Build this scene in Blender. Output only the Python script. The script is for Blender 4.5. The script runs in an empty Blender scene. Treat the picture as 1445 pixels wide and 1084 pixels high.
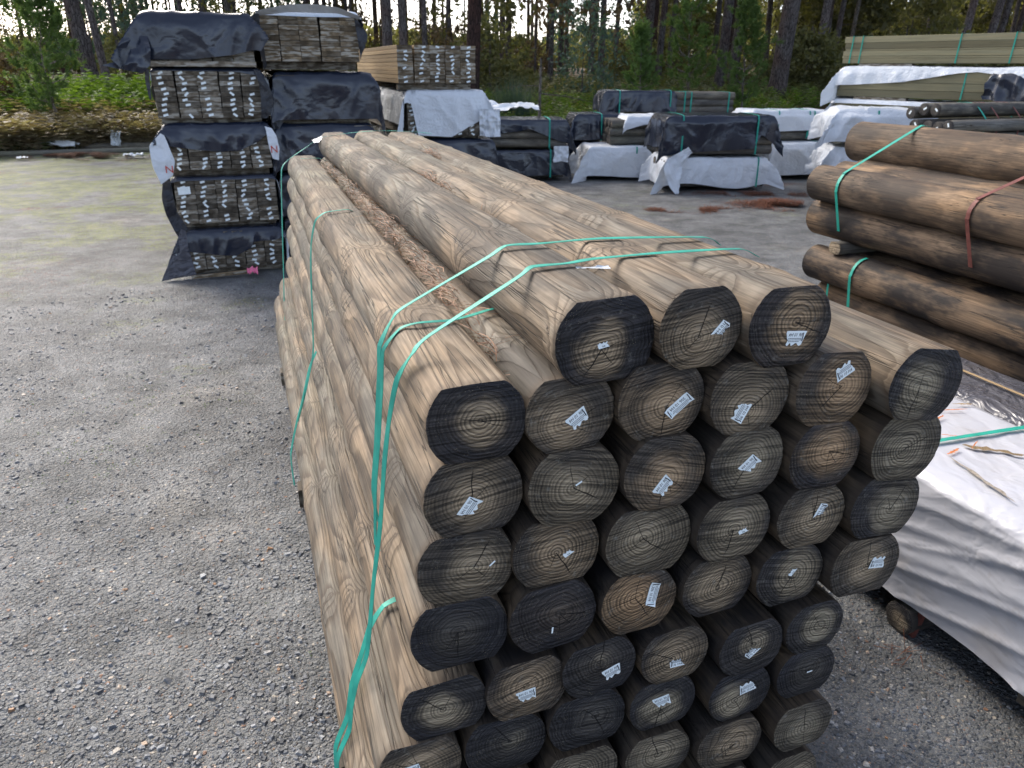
import bpy, math, random
import numpy as np
from mathutils import Matrix, Vector
PI = math.pi
rnd = random.Random(7)
NR = np.random.RandomState(11)
sc = bpy.context.scene
COL = sc.collection

# ------------------------------------------------------------------ camera
TH, RO, CH = math.radians(22.4), math.radians(0.4), 2.1
fw = Vector((0, math.cos(TH), -math.sin(TH)))
r0 = Vector((1, 0, 0)); u0 = Vector((0, math.sin(TH), math.cos(TH)))
rv = r0*math.cos(RO) + u0*math.sin(RO)
uv = u0*math.cos(RO) - r0*math.sin(RO)
cam = bpy.data.cameras.new('camera')
cam.sensor_width = 36; cam.lens = 36*1085/1445
cam.clip_start = .05; cam.clip_end = 1500
cam.dof.use_dof = True; cam.dof.focus_distance = 1.9; cam.dof.aperture_fstop = 8.5
camo = bpy.data.objects.new('camera', cam); COL.objects.link(camo)
camo.matrix_world = Matrix(((rv.x, uv.x, -fw.x, 0), (rv.y, uv.y, -fw.y, 0), (rv.z, uv.z, -fw.z, CH), (0, 0, 0, 1)))
sc.camera = camo
# ------------------------------------------------------------------ world, sun, exposure
SUN_EL, SUN_AZ = math.radians(38), math.radians(-38)      # azimuth measured from +Y towards +X
world = bpy.data.worlds.new('World'); sc.world = world; world.use_nodes = True
wn = world.node_tree; wn.nodes.clear()
sky = wn.nodes.new('ShaderNodeTexSky'); sky.sky_type = 'NISHITA'; sky.sun_disc = False
sky.sun_elevation = SUN_EL; sky.sun_rotation = SUN_AZ
sky.dust_density = 2.5; sky.air_density = .55; sky.ozone_density = .3
bg = wn.nodes.new('ShaderNodeBackground'); bg.inputs[1].default_value = .15
wo = wn.nodes.new('ShaderNodeOutputWorld')
hs = wn.nodes.new('ShaderNodeHueSaturation'); hs.inputs['Saturation'].default_value = .72; hs.inputs['Value'].default_value = 1.12   # thin high cloud
wn.links.new(sky.outputs[0], hs.inputs['Color']); wn.links.new(hs.outputs[0], bg.inputs[0]); wn.links.new(bg.outputs[0], wo.inputs[0])
sun = bpy.data.lights.new('sun', 'SUN'); sun.energy = 1.5; sun.angle = math.radians(32); sun.color = (1, .93, .82)
suno = bpy.data.objects.new('sun', sun); COL.objects.link(suno)
sd = Vector((math.sin(SUN_AZ)*math.cos(SUN_EL), math.cos(SUN_AZ)*math.cos(SUN_EL), math.sin(SUN_EL)))
suno.rotation_euler = sd.to_track_quat('Z', 'Y').to_euler()
sc.view_settings.view_transform = 'Standard'; sc.view_settings.look = 'None'
sc.view_settings.exposure = 1.45; sc.view_settings.gamma = 1
sc.view_settings.use_curve_mapping = False

# ------------------------------------------------------------------ frame of the yard: t back along the stacks, u to the right
PX, PY = -0.073, 1.404
AX = (-0.31906, 0.94773); SX = (0.94773, 0.31906)
RZ = math.atan2(SX[1], SX[0])
def P(t, u, z=0.):
    return (PX+AX[0]*t+SX[0]*u, PY+AX[1]*t+SX[1]*u, z)

# ------------------------------------------------------------------ numeric noise
def _h(i, j, k, s):
    n = (i*374761393 + j*668265263 + k*1274126177 + s*974634777) & 0xffffffff
    n = ((n ^ (n >> 13))*1274126177) & 0xffffffff
    n = n ^ (n >> 16)
    return (n & 0xffff)/65535.0
def vn(x, y, z=0., s=0):
    x, y, z = np.broadcast_arrays(np.asarray(x, float), np.asarray(y, float), np.asarray(z, float))
    xi = np.floor(x).astype(np.int64); yi = np.floor(y).astype(np.int64); zi = np.floor(z).astype(np.int64)
    fx, fy, fz = x-xi, y-yi, z-zi
    fx = fx*fx*(3-2*fx); fy = fy*fy*(3-2*fy); fz = fz*fz*(3-2*fz)
    r = 0
    for a in (0, 1):
        for b in (0, 1):
            for c in (0, 1):
                w = (fx if a else 1-fx)*(fy if b else 1-fy)*(fz if c else 1-fz)
                r = r + w*_h(xi+a, yi+b, zi+c, s)
    return r
def fbm(x, y, z=0., s=0, o=3):
    r = 0; a = .5; f = 1.
    for i in range(o):
        r = r + a*(vn(np.asarray(x)*f, np.asarray(y)*f, np.asarray(z)*f, s+i*17)-.5); a *= .5; f *= 2.03
    return r*2
def ridge(x, y, z=0., s=0):
    return 1-np.abs(2*vn(x, y, z, s)-1)
def sstep(a, b, x):
    x = np.clip((np.asarray(x, float)-a)/(b-a), 0, 1); return x*x*(3-2*x)

# ------------------------------------------------------------------ mesh helpers
def mesh_np(name, V, F, mats=(), mi=None, smooth=True, attr=None):
    """F: (n,k) int array or list of faces"""
    me = bpy.data.meshes.new(name)
    V = np.asarray(V, np.float32)
    if isinstance(F, np.ndarray):
        n, k = F.shape
        me.vertices.add(len(V)); me.vertices.foreach_set('co', V.ravel())
        me.loops.add(n*k); me.loops.foreach_set('vertex_index', F.astype(np.int32).ravel())
        me.polygons.add(n); me.polygons.foreach_set('loop_start', np.arange(0, n*k, k, dtype=np.int32))
        me.polygons.foreach_set('loop_total', np.full(n, k, np.int32))
        me.update(calc_edges=True)
    else:
        me.from_pydata([tuple(map(float, v)) for v in V], [], F); me.update()
    for m in mats: me.materials.append(m)
    if mi is not None: me.polygons.foreach_set('material_index', np.asarray(mi, np.int32))
    n = len(me.polygons)
    if isinstance(smooth, bool): me.polygons.foreach_set('use_smooth', np.full(n, smooth))
    else: me.polygons.foreach_set('use_smooth', np.asarray(smooth, bool))
    if attr is not None:
        for an, (dom, arr) in attr.items():
            a = me.attributes.new(an, 'FLOAT', dom); a.data.foreach_set('value', np.asarray(arr, np.float32))
    me.validate()
    return me
def ob(name, me, parent=None, loc=None, rot=None, label=None, cat=None, group=None, kind=None, color=None, scale=None):
    o = bpy.data.objects.new(name, me); COL.objects.link(o)
    if parent is not None: o.parent = parent
    if loc is not None: o.location = loc
    if rot is not None: o.rotation_euler = rot if hasattr(rot, '__len__') else (0, 0, rot)
    if scale is not None: o.scale = scale if hasattr(scale, '__len__') else (scale,)*3
    if label: o['label'] = label
    if cat: o['category'] = cat
    if group: o['group'] = group
    if kind: o['kind'] = kind
    if color is not None: o.color = color
    return o
class MB:
    def __init__(s): s.v = []; s.f = []; s.m = []
    def add(s, V, F, m=0):
        b = len(s.v); s.v += [tuple(v) for v in V]; s.f += [tuple(i+b for i in f) for f in F]; s.m += [m]*len(F)
    def box(s, x0, x1, y0, y1, z0, z1, m=0, em=None, jit=0, bev=0.):
        c = [(x0,y0,z0),(x1,y0,z0),(x1,y1,z0),(x0,y1,z0),(x0,y0,z1),(x1,y0,z1),(x1,y1,z1),(x0,y1,z1)]
        if jit: c = [tuple(k+rnd.uniform(-jit, jit) for k in q) for q in c]
        b = len(s.v); s.v += c
        em = m if em is None else em
        for f, mm in (((0,3,2,1),m),((4,5,6,7),m),((0,1,5,4),em),((2,3,7,6),em),((1,2,6,5),m),((3,0,4,7),m)):
            s.f.append(tuple(i+b for i in f)); s.m.append(mm)
    def mesh(s, name, mats, smooth=False):
        return mesh_np(name, s.v, s.f, mats, s.m, smooth)
def bevel_box_mesh(name, w, l, h, b, mats, nose=0.):
    """plank: x 0..w, y 0..l, z 0..h; long edges bevelled; slot 0 sides, slot 1 ends"""
    pr = [(b,0),(w-b,0),(w,b),(w,h-b),(w-b,h),(b,h),(0,h-b),(0,b)]
    V = []; F = []; m = []
    ys = [0, l]
    for y in ys: V += [(x, y, z) for x, z in pr]
    for i in range(8): j = (i+1) % 8; F.append((i, j, 8+j, 8+i)); m.append(0)
    F.append(tuple(range(8))); m.append(1); F.append(tuple(range(15, 7, -1))); m.append(1)
    F = [tuple(reversed(f)) for f in F]
    return mesh_np(name, V, F, mats, m, False)
def ribbon(name, pts, nors, w, th, mats, sub=6):
    """flat band through pts (smoothed), facing nors"""
    pts = [Vector(p) for p in pts]; nors = [Vector(n).normalized() for n in nors]
    Q = []; N = []
    for i in range(len(pts)-1):
        p0 = pts[max(i-1, 0)]; p1 = pts[i]; p2 = pts[i+1]; p3 = pts[min(i+2, len(pts)-1)]
        for k in range(sub):
            t = k/sub
            cr = .5*((2*p1)+(p2-p0)*t+(2*p0-5*p1+4*p2-p3)*t*t+(3*p1-p0-3*p2+p3)*t**3)
            li = p1.lerp(p2, t)
            Q.append(li.lerp(cr, .55)); N.append(nors[i].lerp(nors[i+1], t).normalized())
    Q.append(pts[-1]); N.append(nors[-1])
    V = []; F = []
    for i, (q, n) in enumerate(zip(Q, N)):
        d = (Q[min(i+1, len(Q)-1)]-Q[max(i-1, 0)]).normalized()
        sdv = d.cross(n).normalized(); n2 = sdv.cross(d).normalized()
        tw = math.sin(i*.7)*.06
        sdv = (sdv*math.cos(tw)+n2*math.sin(tw))
        for a, b in ((-1, -1), (1, -1), (1, 1), (-1, 1)):
            V.append(q+sdv*(a*w/2)+n2*(b*th/2))
    for i in range(len(Q)-1):
        b = i*4
        for k in range(4):
            j = (k+1) % 4; F.append((b+k, b+j, b+4+j, b+4+k))
    n = len(Q)-1
    F.append((0, 3, 2, 1)); F.append((n*4, n*4+1, n*4+2, n*4+3))
    return mesh_np(name, V, F, mats, None, False)

# ------------------------------------------------------------------ material helpers
class M:
    def __init__(s, name):
        s.m = bpy.data.materials.new(name); s.m.use_nodes = True; s.t = s.m.node_tree; s.t.nodes.clear()
        s.out = s.t.nodes.new('ShaderNodeOutputMaterial'); s.b = s.t.nodes.new('ShaderNodeBsdfPrincipled')
        s.t.links.new(s.b.outputs[0], s.out.inputs[0])
    def n(s, typ, ins=None, **kw):
        nd = s.t.nodes.new('ShaderNode'+typ)
        for k, v in kw.items(): setattr(nd, k, v)
        for k, v in (ins or {}).items(): s.set(nd, k, v)
        return nd
    def set(s, nd, k, v):
        i = nd.inputs[k]
        if isinstance(v, bpy.types.NodeSocket): s.t.links.new(v, i)
        elif isinstance(v, bpy.types.Node): s.t.links.new(v.outputs[0], i)
        else:
            if hasattr(v, '__len__') and len(v) == 3 and i.type == 'RGBA': v = (*v, 1)
            i.default_value = v
    def math(s, op, a, b=None, c=None, clamp=False):
        nd = s.t.nodes.new('ShaderNodeMath'); nd.operation = op; nd.use_clamp = clamp
        s.set(nd, 0, a)
        if b is not None: s.set(nd, 1, b)
        if c is not None: s.set(nd, 2, c)
        return nd.outputs[0]
    def vmath(s, op, a, b=None):
        nd = s.t.nodes.new('ShaderNodeVectorMath'); nd.operation = op
        s.set(nd, 0, a)
        if b is not None: s.set(nd, 3 if op == 'SCALE' else 1, b)
        return nd.outputs[1] if op in ('LENGTH', 'DOT_PRODUCT') else nd.outputs[0]
    def noise(s, vec, scale=5, detail=2, rough=.5, dist=0, col=False):
        nd = s.n('TexNoise', {'Vector': vec, 'Scale': scale, 'Detail': detail, 'Roughness': rough, 'Distortion': dist})
        return nd.outputs[1] if col else nd.outputs[0]
    def step(s, v, a, b, lo=0., hi=1., smooth=True):
        nd = s.t.nodes.new('ShaderNodeMapRange'); nd.interpolation_type = 'SMOOTHSTEP' if smooth else 'LINEAR'; nd.clamp = True
        s.set(nd, 0, v); nd.inputs[1].default_value = a; nd.inputs[2].default_value = b
        nd.inputs[3].default_value = lo; nd.inputs[4].default_value = hi
        return nd.outputs[0]
    def mix(s, f, a, b, mode='MIX'):
        nd = s.t.nodes.new('ShaderNodeMix'); nd.data_type = 'RGBA'; nd.blend_type = mode
        nd.clamp_factor = True
        s.set(nd, 0, f); s.set(nd, 6, a); s.set(nd, 7, b); return nd.outputs[2]
    def xyz(s, v):
        nd = s.n('SeparateXYZ', {0: v}); return nd.outputs
    def comb(s, x, y, z): return s.n('CombineXYZ', {0: x, 1: y, 2: z}).outputs[0]
    def coord(s, k='Object'): return s.t.nodes.new('ShaderNodeTexCoord').outputs[k]
    def obinfo(s): return s.t.nodes.new('ShaderNodeObjectInfo')
    def bump(s, h, st=.3, d=.01, prev=None):
        nd = s.n('Bump', {'Strength': st, 'Distance': d, 'Height': h})
        if prev is not None: s.set(nd, 'Normal', prev)
        return nd.outputs[0]
    def fin(s, col, rough=.8, nor=None, spec=.3, **kw):
        s.set(s.b, 'Base Color', col); s.set(s.b, 'Roughness', rough); s.set(s.b, 'Specular IOR Level', spec)
        if nor is not None: s.set(s.b, 'Normal', nor)
        for k, v in kw.items(): s.set(s.b, k.replace('_', ' '), v)
        return s.m

def ring_field(m, wander=.03, wob=.014, sp=.0082, period=.75, knotA=.022, ys=.35, yw=.6):
    """growth rings of a log lying along its own Y; returns helpers"""
    co = m.coord(); oi = m.obinfo()
    rand = oi.outputs['Random']
    off = m.comb(m.math('MULTIPLY', rand, 37.), m.math('MULTIPLY', rand, 91.), m.math('MULTIPLY', rand, 17.))
    x, y, z = m.xyz(co)
    yo = m.vmath('ADD', m.comb(0., m.math('MULTIPLY', y, yw), 0.), off)
    w1 = m.noise(yo, 1., 1, col=True)
    wv = m.vmath('SCALE', m.vmath('SUBTRACT', w1, (.5, .5, .5)), wander*2.4)
    wx, wy, wz = m.xyz(wv)
    px = m.math('SUBTRACT', x, wx); pz = m.math('SUBTRACT', z, wy)
    r = m.vmath('LENGTH', m.comb(px, 0., pz))
    st = m.vmath('ADD', m.vmath('MULTIPLY', co, (10., ys, 10.)), off)
    n2 = m.noise(st, 1., 2)
    r2 = m.math('ADD', r, m.math('MULTIPLY', m.math('SUBTRACT', n2, .5), wob*2))
    # branch whorls bend the grain
    ph = oi.outputs['Alpha']
    d = m.math('PINGPONG', m.math('ADD', y, ph), period/2)
    e = m.math('EXPONENT', m.math('MULTIPLY', d, -22.))
    n3 = m.noise(m.vmath('ADD', m.vmath('MULTIPLY', co, (14., 0., 14.)), off), 1., 1)
    r3 = m.math('ADD', r2, m.math('MULTIPLY', e, m.math('MULTIPLY', n3, knotA*2)))
    return dict(co=co, oi=oi, off=off, x=x, y=y, z=z, r=r, r3=r3, rand=rand, d=d, px=px, pz=pz, sp=sp)
def late(m, r, sp, l0=.25, l1=.82):
    f = m.math('FRACT', m.math('DIVIDE', r, sp))
    a = m.step(f, l0, l1); b = m.step(f, .9, 1.0, 1., 0.)
    return m.math('MULTIPLY', a, b)

def mat_pole_end():
    m = M('log_end_grain'); q = ring_field(m, wander=.045, wob=.014)
    hf = m.noise(m.vmath('MULTIPLY', q['co'], (1., 0., 1.)), 75., 2, .7)
    r1d = m.noise(m.comb(m.math('MULTIPLY', q['r3'], 55.), m.math('MULTIPLY', q['rand'], 40.), 0.), 1., 1)
    rw = m.math('ADD', q['r3'], m.math('ADD', m.math('MULTIPLY', m.math('SUBTRACT', r1d, .5), .012), m.math('MULTIPLY', m.math('SUBTRACT', hf, .5), .0035)))
    L = m.math('MULTIPLY', late(m, rw, .0084), m.step(m.noise(m.comb(m.math('MULTIPLY', q['r3'], 90.), m.math('MULTIPLY', q['rand'], 9.), 0.), 1., 0), .25, .6, .35, 1.))
    cr, cg, cb = m.n('SeparateColor', {0: q['oi'].outputs['Color']}).outputs[:3]
    ca = m.vmath('ADD', m.vmath('MULTIPLY', q['co'], (1., 0., 1.)), q['off'])
    big = m.noise(ca, 11., 3, .6)
    rr = m.math('ADD', q['r'], m.math('MULTIPLY', m.math('SUBTRACT', big, .5), .06))
    core = m.step(rr, .018, .085, 1., 0.)
    cw = m.mix(cg, (.25, .21, .145), (.36, .225, .12))
    outer = m.mix(cg, (.105, .088, .062), (.15, .098, .055))
    pn = m.noise(ca, 5., 3, .6)
    outer = m.mix(m.step(pn, .42, .62), outer, (.05, .042, .034))
    base = m.mix(core, outer, cw)
    # navy-black mould over the end
    st = m.noise(m.vmath('ADD', ca, (3.3, 0., 8.1)), 7., 3, .55)
    thr = m.math('SUBTRACT', 1.12, cr)
    mk = m.step(m.math('SUBTRACT', m.math('ADD', m.math('MULTIPLY', st, .75), m.step(rr, .02, .10, 0., .42)), thr), -.1, .16)
    base = m.mix(m.math('MULTIPLY', mk, .82), base, (.013, .014, .019))
    base = m.mix(m.math('MULTIPLY', L, m.step(pn, .35, .65, .72, .38)), base, m.mix(cr, (.024, .019, .014), (.006, .006, .008)))
    # saw marks
    ang = m.math('MULTIPLY', m.math('SUBTRACT', q['rand'], .5), .5)
    rot = m.n('VectorRotate', {'Vector': q['co'], 'Axis': (0, 1, 0), 'Angle': ang}).outputs[0]
    saw = m.noise(m.vmath('ADD', m.vmath('MULTIPLY', rot, (7., 0., 260.)), q['off']), 1., 2, .6)
    sawc = m.noise(m.vmath('MULTIPLY', rot, (3., 0., 90.)), 1., 1)
    base = m.mix(1., base, m.comb(*[m.step(saw, .32, .68, .38, 1.85)]*3), 'MULTIPLY')
    # bleached fuzz and specks
    fz = m.noise(ca, 60., 3, .7)
    base = m.mix(m.math('MULTIPLY', m.step(fz, .56, .78), m.math('SUBTRACT', .6, m.math('MULTIPLY', cr, .4))), base, (.25, .235, .20))
    vo = m.n('TexVoronoi', {'Vector': ca, 'Scale': 210.}).outputs[0]
    sk = m.math('MULTIPLY', m.step(vo, .10, .17, 1., 0.), m.step(m.noise(ca, 25., 1), .52, .6))
    base = m.mix(m.math('MULTIPLY', sk, .75), base, (.40, .33, .21))
    # drying cracks from the pith
    at = m.math('ARCTAN2', q['pz'], q['px'])
    an = m.math('ADD', at, m.math('MULTIPLY', m.math('SUBTRACT', m.noise(ca, 35., 2), .5), .25))
    ck = None
    for k, (a0, w, r1) in enumerate(((4.5, .0013, .085), (1.1, .0008, .05), (2.9, .0007, .07))):
        aa = m.math('SUBTRACT', m.math('MULTIPLY', m.math('FRACT', m.math('MULTIPLY', q['rand'], 7.3+k*3.1)), 6.28), PI)
        dd = m.math('MULTIPLY', m.math('ABSOLUTE', m.math('SUBTRACT', an, aa)), q['r'])
        c = m.math('MULTIPLY', m.step(dd, w*.5, w*1.3, 1., 0.), m.step(q['r'], r1*.6, r1, 1., 0.))
        ck = c if ck is None else m.math('MAXIMUM', ck, c)
    base = m.mix(m.math('MULTIPLY', ck, .9), base, (.006, .005, .005))
    h = m.math('ADD', m.math('MULTIPLY', L, -.8), m.math('MULTIPLY', saw, .9))
    h = m.math('ADD', h, m.math('MULTIPLY', fz, .9)); h = m.math('SUBTRACT', h, m.math('MULTIPLY', ck, 2.5))
    nb = m.bump(h, .9, .0045)
    return m.fin(base, m.step(mk, 0., 1., .78, .6), nb, .28)

def mat_pole_side(name='log_side_grain', tan=(.26, .192, .125), grey=(.195, .172, .135), dark=(.085, .06, .038), stain=(.035, .031, .028), sp=.0068, green=(.165, .16, .12), whl=.45, wander=.034, wob=.0062, ka=.012, la=.70):
    m = M(name); q = ring_field(m, wander=wander, wob=wob, knotA=ka)
    L = late(m, q['r3'], sp, .45, .86)
    cr, cg, cb = m.n('SeparateColor', {0: q['oi'].outputs['Color']}).outputs[:3]
    v = q['co']
    big = m.noise(m.vmath('ADD', m.vmath('MULTIPLY', v, (5., 1.2, 5.)), q['off']), 1., 3, .6)
    base = m.mix(m.step(big, .38, .62), tan, grey)
    far = m.step(q['y'], .6, 3.2, 0., .7)
    base = m.mix(m.math('MULTIPLY', far, m.step(m.noise(m.vmath('ADD', m.vmath('MULTIPLY', v, (3., .8, 3.)), q['off']), 1.7, 2), .35, .6)), base, green)
    base = m.mix(m.math('MULTIPLY', L, la), base, dark)
    fib = m.noise(m.vmath('ADD', m.vmath('MULTIPLY', v, (120., 3., 120.)), q['off']), 1., 3, .65)
    base = m.mix(1., base, m.comb(*[m.step(fib, .28, .72, .62, 1.28)]*3), 'MULTIPLY')
    # weather checks: long fine black cracks
    ckn = m.noise(m.vmath('ADD', m.vmath('MULTIPLY', v, (42., 1.3, 42.)), q['off']), 1., 2, .5)
    ck = m.step(m.math('ABSOLUTE', m.math('SUBTRACT', ckn, .5)), .0, .022, 1., 0.)
    ck = m.math('MULTIPLY', ck, m.step(m.noise(m.vmath('ADD', m.vmath('MULTIPLY', v, (9., 1.5, 9.)), q['off']), 1.3, 1), .42, .54))
    base = m.mix(m.math('MULTIPLY', ck, .85), base, (.02, .016, .012))
    mo = m.noise(m.vmath('ADD', m.vmath('MULTIPLY', v, (7., 2.6, 7.)), q['off']), 1., 4, .62)
    mo = m.math('MULTIPLY', m.step(mo, .35, .60), cb)
    base = m.mix(mo, base, stain)
    tip = m.step(q['y'], 0., .035, .55, 0.)
    base = m.mix(tip, base, dark)
    # knots sit at the whorls
    vk = m.n('TexVoronoi', {'Vector': m.vmath('ADD', m.vmath('MULTIPLY', v, (5., 2.66, 5.)), q['off']), 'Scale': 1.}, feature='F1')
    kd = vk.outputs[0]
    kn = m.step(kd, .03, .10, 1., 0.)
    base = m.mix(m.math('MULTIPLY', kn, .8), base, (.045, .03, .018))
    wh = m.step(q['d'], .002, .016, whl, 0.)
    base = m.mix(wh, base, (.07, .055, .04))
    h = m.math('ADD', m.math('MULTIPLY', L, -.7), m.math('MULTIPLY', fib, .55))
    h = m.math('SUBTRACT', h, m.math('MULTIPLY', ck, 1.6)); h = m.math('SUBTRACT', h, m.math('MULTIPLY', kn, .8))
    nb = m.bump(h, .6, .0025)
    return m.fin(base, .72, nb, .25)

def mat_board(name, side, dk, grey):
    m = M(name); co = m.coord(); oi = m.obinfo(); ra = oi.outputs['Random']
    off = m.comb(m.math('MULTIPLY', ra, 53.), m.math('MULTIPLY', ra, 31.), m.math('MULTIPLY', ra, 71.))
    n = m.noise(m.vmath('ADD', m.vmath('MULTIPLY', co, (16., .7, 30.)), off), 1., 3, .6)
    b = m.mix(m.step(n, .3, .7), side, grey)
    f = m.noise(m.vmath('ADD', m.vmath('MULTIPLY', co, (140., 2.4, 140.)), off), 1., 2)
    b = m.mix(m.step(f, .45, .8, 0., .7), b, dk)
    b = m.mix(1., b, m.comb(*[m.step(ra, 0., 1., .65, 1.25, False)]*3), 'MULTIPLY')
    return m.fin(b, .8, m.bump(f, .4, .003), .2)
def mat_board_end(name='sawn_board_end', a=(.085, .068, .048), b2=(.21, .175, .13), hi=(.42, .39, .33)):
    m = M(name); co = m.coord(); oi = m.obinfo(); ra = oi.outputs['Random']
    off = m.comb(m.math('MULTIPLY', ra, 53.), m.math('MULTIPLY', ra, 31.), m.math('MULTIPLY', ra, 71.))
    c2 = m.vmath('ADD', m.vmath('MULTIPLY', co, (1., 0., 1.)), off)
    n = m.noise(c2, 14., 3, .6)
    r = m.vmath('LENGTH', m.vmath('ADD', m.vmath('MULTIPLY', co, (1., 0., 1.)), m.comb(-.1, 0., m.math('MULTIPLY', ra, -.16))))
    L = late(m, m.math('ADD', r, m.math('MULTIPLY', n, .01)), .009)
    b = m.mix(m.step(n, .35, .7), a, b2)
    b = m.mix(1., b, m.comb(*[m.step(ra, 0., 1., .5, 1.6, False)]*3), 'MULTIPLY')
    st = m.noise(m.n('VectorRotate', {'Vector': m.vmath('MULTIPLY', c2, (9., 1., 40.)), 'Angle': .6}, rotation_type='Y_AXIS').outputs[0], 1., 2)
    b = m.mix(m.math('MULTIPLY', m.step(st, .47, .60), m.step(ra, .2, .8, .15, .95)), b, hi)
    b = m.mix(m.math('MULTIPLY', L, .45), b, (.02, .017, .013))
    return m.fin(b, .82, m.bump(n, .4, .004), .2)

def mat_plastic(name, out, inn, rough=.35, bumpst=.35, sc1=7., dirt=None, dirtamt=.3, spec=.5, st=(1., .55, 1.25)):
    m = M(name); co = m.coord(); ge = m.t.nodes.new('ShaderNodeNewGeometry')
    base = m.mix(ge.outputs['Backfacing'], out, inn) if inn else m.mix(0., out, out)
    w = m.noise(co, 2.2, 2, col=True)
    c2 = m.vmath('ADD', m.vmath('MULTIPLY', co, st), m.vmath('SCALE', w, .35))
    n1 = m.noise(c2, sc1, 3, .55)
    rd = m.math('ABSOLUTE', m.math('SUBTRACT', n1, .5))
    n2 = m.noise(c2, sc1*3.1, 2, .6)
    rd2 = m.math('ABSOLUTE', m.math('SUBTRACT', n2, .5))
    h = m.math('ADD', m.step(rd, 0., .14), m.math('MULTIPLY', m.step(rd2, 0., .16), .35))
    if dirt:
        dn = m.noise(co, 3.1, 4, .65); sp = m.noise(co, 40., 2, .6)
        dm = m.math('MULTIPLY', m.math('ADD', m.step(dn, .5, .72, 0., .8), m.math('MULTIPLY', m.step(sp, .62, .72), .4)), dirtamt)
        base = m.mix(dm, base, dirt)
    return m.fin(base, m.step(n1, .3, .7, rough*.8, rough*1.3), m.bump(h, bumpst, .02), spec)

MAT = {}
MAT['end'] = mat_pole_end()
MAT['side'] = mat_pole_side()
MAT['side_brown'] = mat_pole_side('rough_log_bark_free', (.26, .165, .09), (.11, .08, .055), (.05, .034, .022), (.013, .012, .013), sp=.03, green=(.2, .14, .09), wander=.02, wob=.02, ka=.004, la=.42, whl=.0)
MAT['side_grey'] = mat_pole_side('grey_post_side', (.21, .185, .14), (.17, .16, .14), (.09, .075, .06), (.03, .028, .028), sp=.02, green=(.17, .17, .12), ka=.004, la=.35, whl=0.)
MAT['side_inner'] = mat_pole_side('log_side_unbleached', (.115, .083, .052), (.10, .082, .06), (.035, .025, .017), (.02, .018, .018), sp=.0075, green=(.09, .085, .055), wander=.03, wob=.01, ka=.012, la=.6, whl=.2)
MAT['board_dark'] = mat_board('weathered_sleeper', (.13, .105, .075), (.035, .03, .024), (.10, .09, .075))
MAT['board_tan'] = mat_board('tan_sleeper', (.34, .24, .13), (.13, .09, .05), (.26, .19, .11))
MAT['board_green'] = mat_board('green_tinted_treated_pine', (.245, .215, .125), (.13, .11, .065), (.20, .19, .12))
MAT['board_end'] = mat_board_end()
MAT['board_end_mid'] = mat_board_end('sawn_board_end_brown', (.11, .08, .048), (.25, .19, .12), (.5, .46, .38))
MAT['tarp_black'] = mat_plastic('black_wrap', (.013, .018, .032), None, .23, .22, 1.6, (.12, .1, .08), .18, .6)
MAT['tarp_blackout'] = mat_plastic('black_wrap_white_lined', (.013, .018, .033), (.62, .66, .7), .23, .22, 1.6, (.10, .09, .08), .12, .6)
MAT['tarp_white'] = mat_plastic('white_wrap', (.68, .71, .74), None, .38, .3, 5., (.28, .24, .19), .16, .4)
MAT['tarp_whiteout'] = mat_plastic('white_wrap_black_lined', (.58, .64, .70), (.02, .022, .028), .38, .3, 5., (.28, .24, .19), .15, .4)
MAT['tarp_grey'] = mat_plastic('dark_grey_wrap', (.085, .085, .10), None, .30, .45, 8., (.2, .17, .14), .25, .6)
MAT['tarp_near'] = mat_plastic('white_wrap_soiled', (.47, .475, .51), None, .30, .22, 3.4, (.33, .27, .2), .35, .4, st=(1., .5, 1.2))
def simple(name, c, rough=.6, spec=.3, var=.15, scale=30., bump=.0, **kw):
    m = M(name); co = m.coord(); n = m.noise(co, scale, 2)
    b = m.mix(1., c, m.comb(*[m.step(n, .3, .7, 1-var, 1+var)]*3), 'MULTIPLY')
    return m.fin(b, rough, m.bump(n, bump, .002) if bump else None, spec, **kw)
MAT['strap'] = simple('green_strap', (.018, .30, .225), .55, .35, .12, 25.)
MAT['strap_red'] = simple('rusty_red_strap', (.15, .05, .04), .6, .3, .2, 25.)
MAT['tag'] = simple('white_tag_plastic', (.82, .88, .88), .45, .4, .05)
MAT['ink'] = simple('black_print', (.015, .018, .03), .5, .3, .05)
MAT['inkblue'] = simple('teal_print', (.1, .38, .42), .5, .3, .05)
MAT['inkred'] = simple('red_print', (.5, .06, .03), .5, .3, .1)
MAT['rag'] = simple('white_scrap_plastic', (.72, .75, .76), .45, .4, .1, 50., .4)
MAT['rust'] = simple('orange_paint_smear', (.50, .17, .06), .7, .2, .4, 60.)
MAT['dirt'] = simple('dried_mud', (.30, .26, .21), .8, .2, .3, 80.)
MAT['pink'] = simple('pink_tape', (.85, .22, .36), .5, .3, .1)
MAT['bottle'] = simple('green_bottle', (.03, .3, .13), .2, .5, .1)

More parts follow.
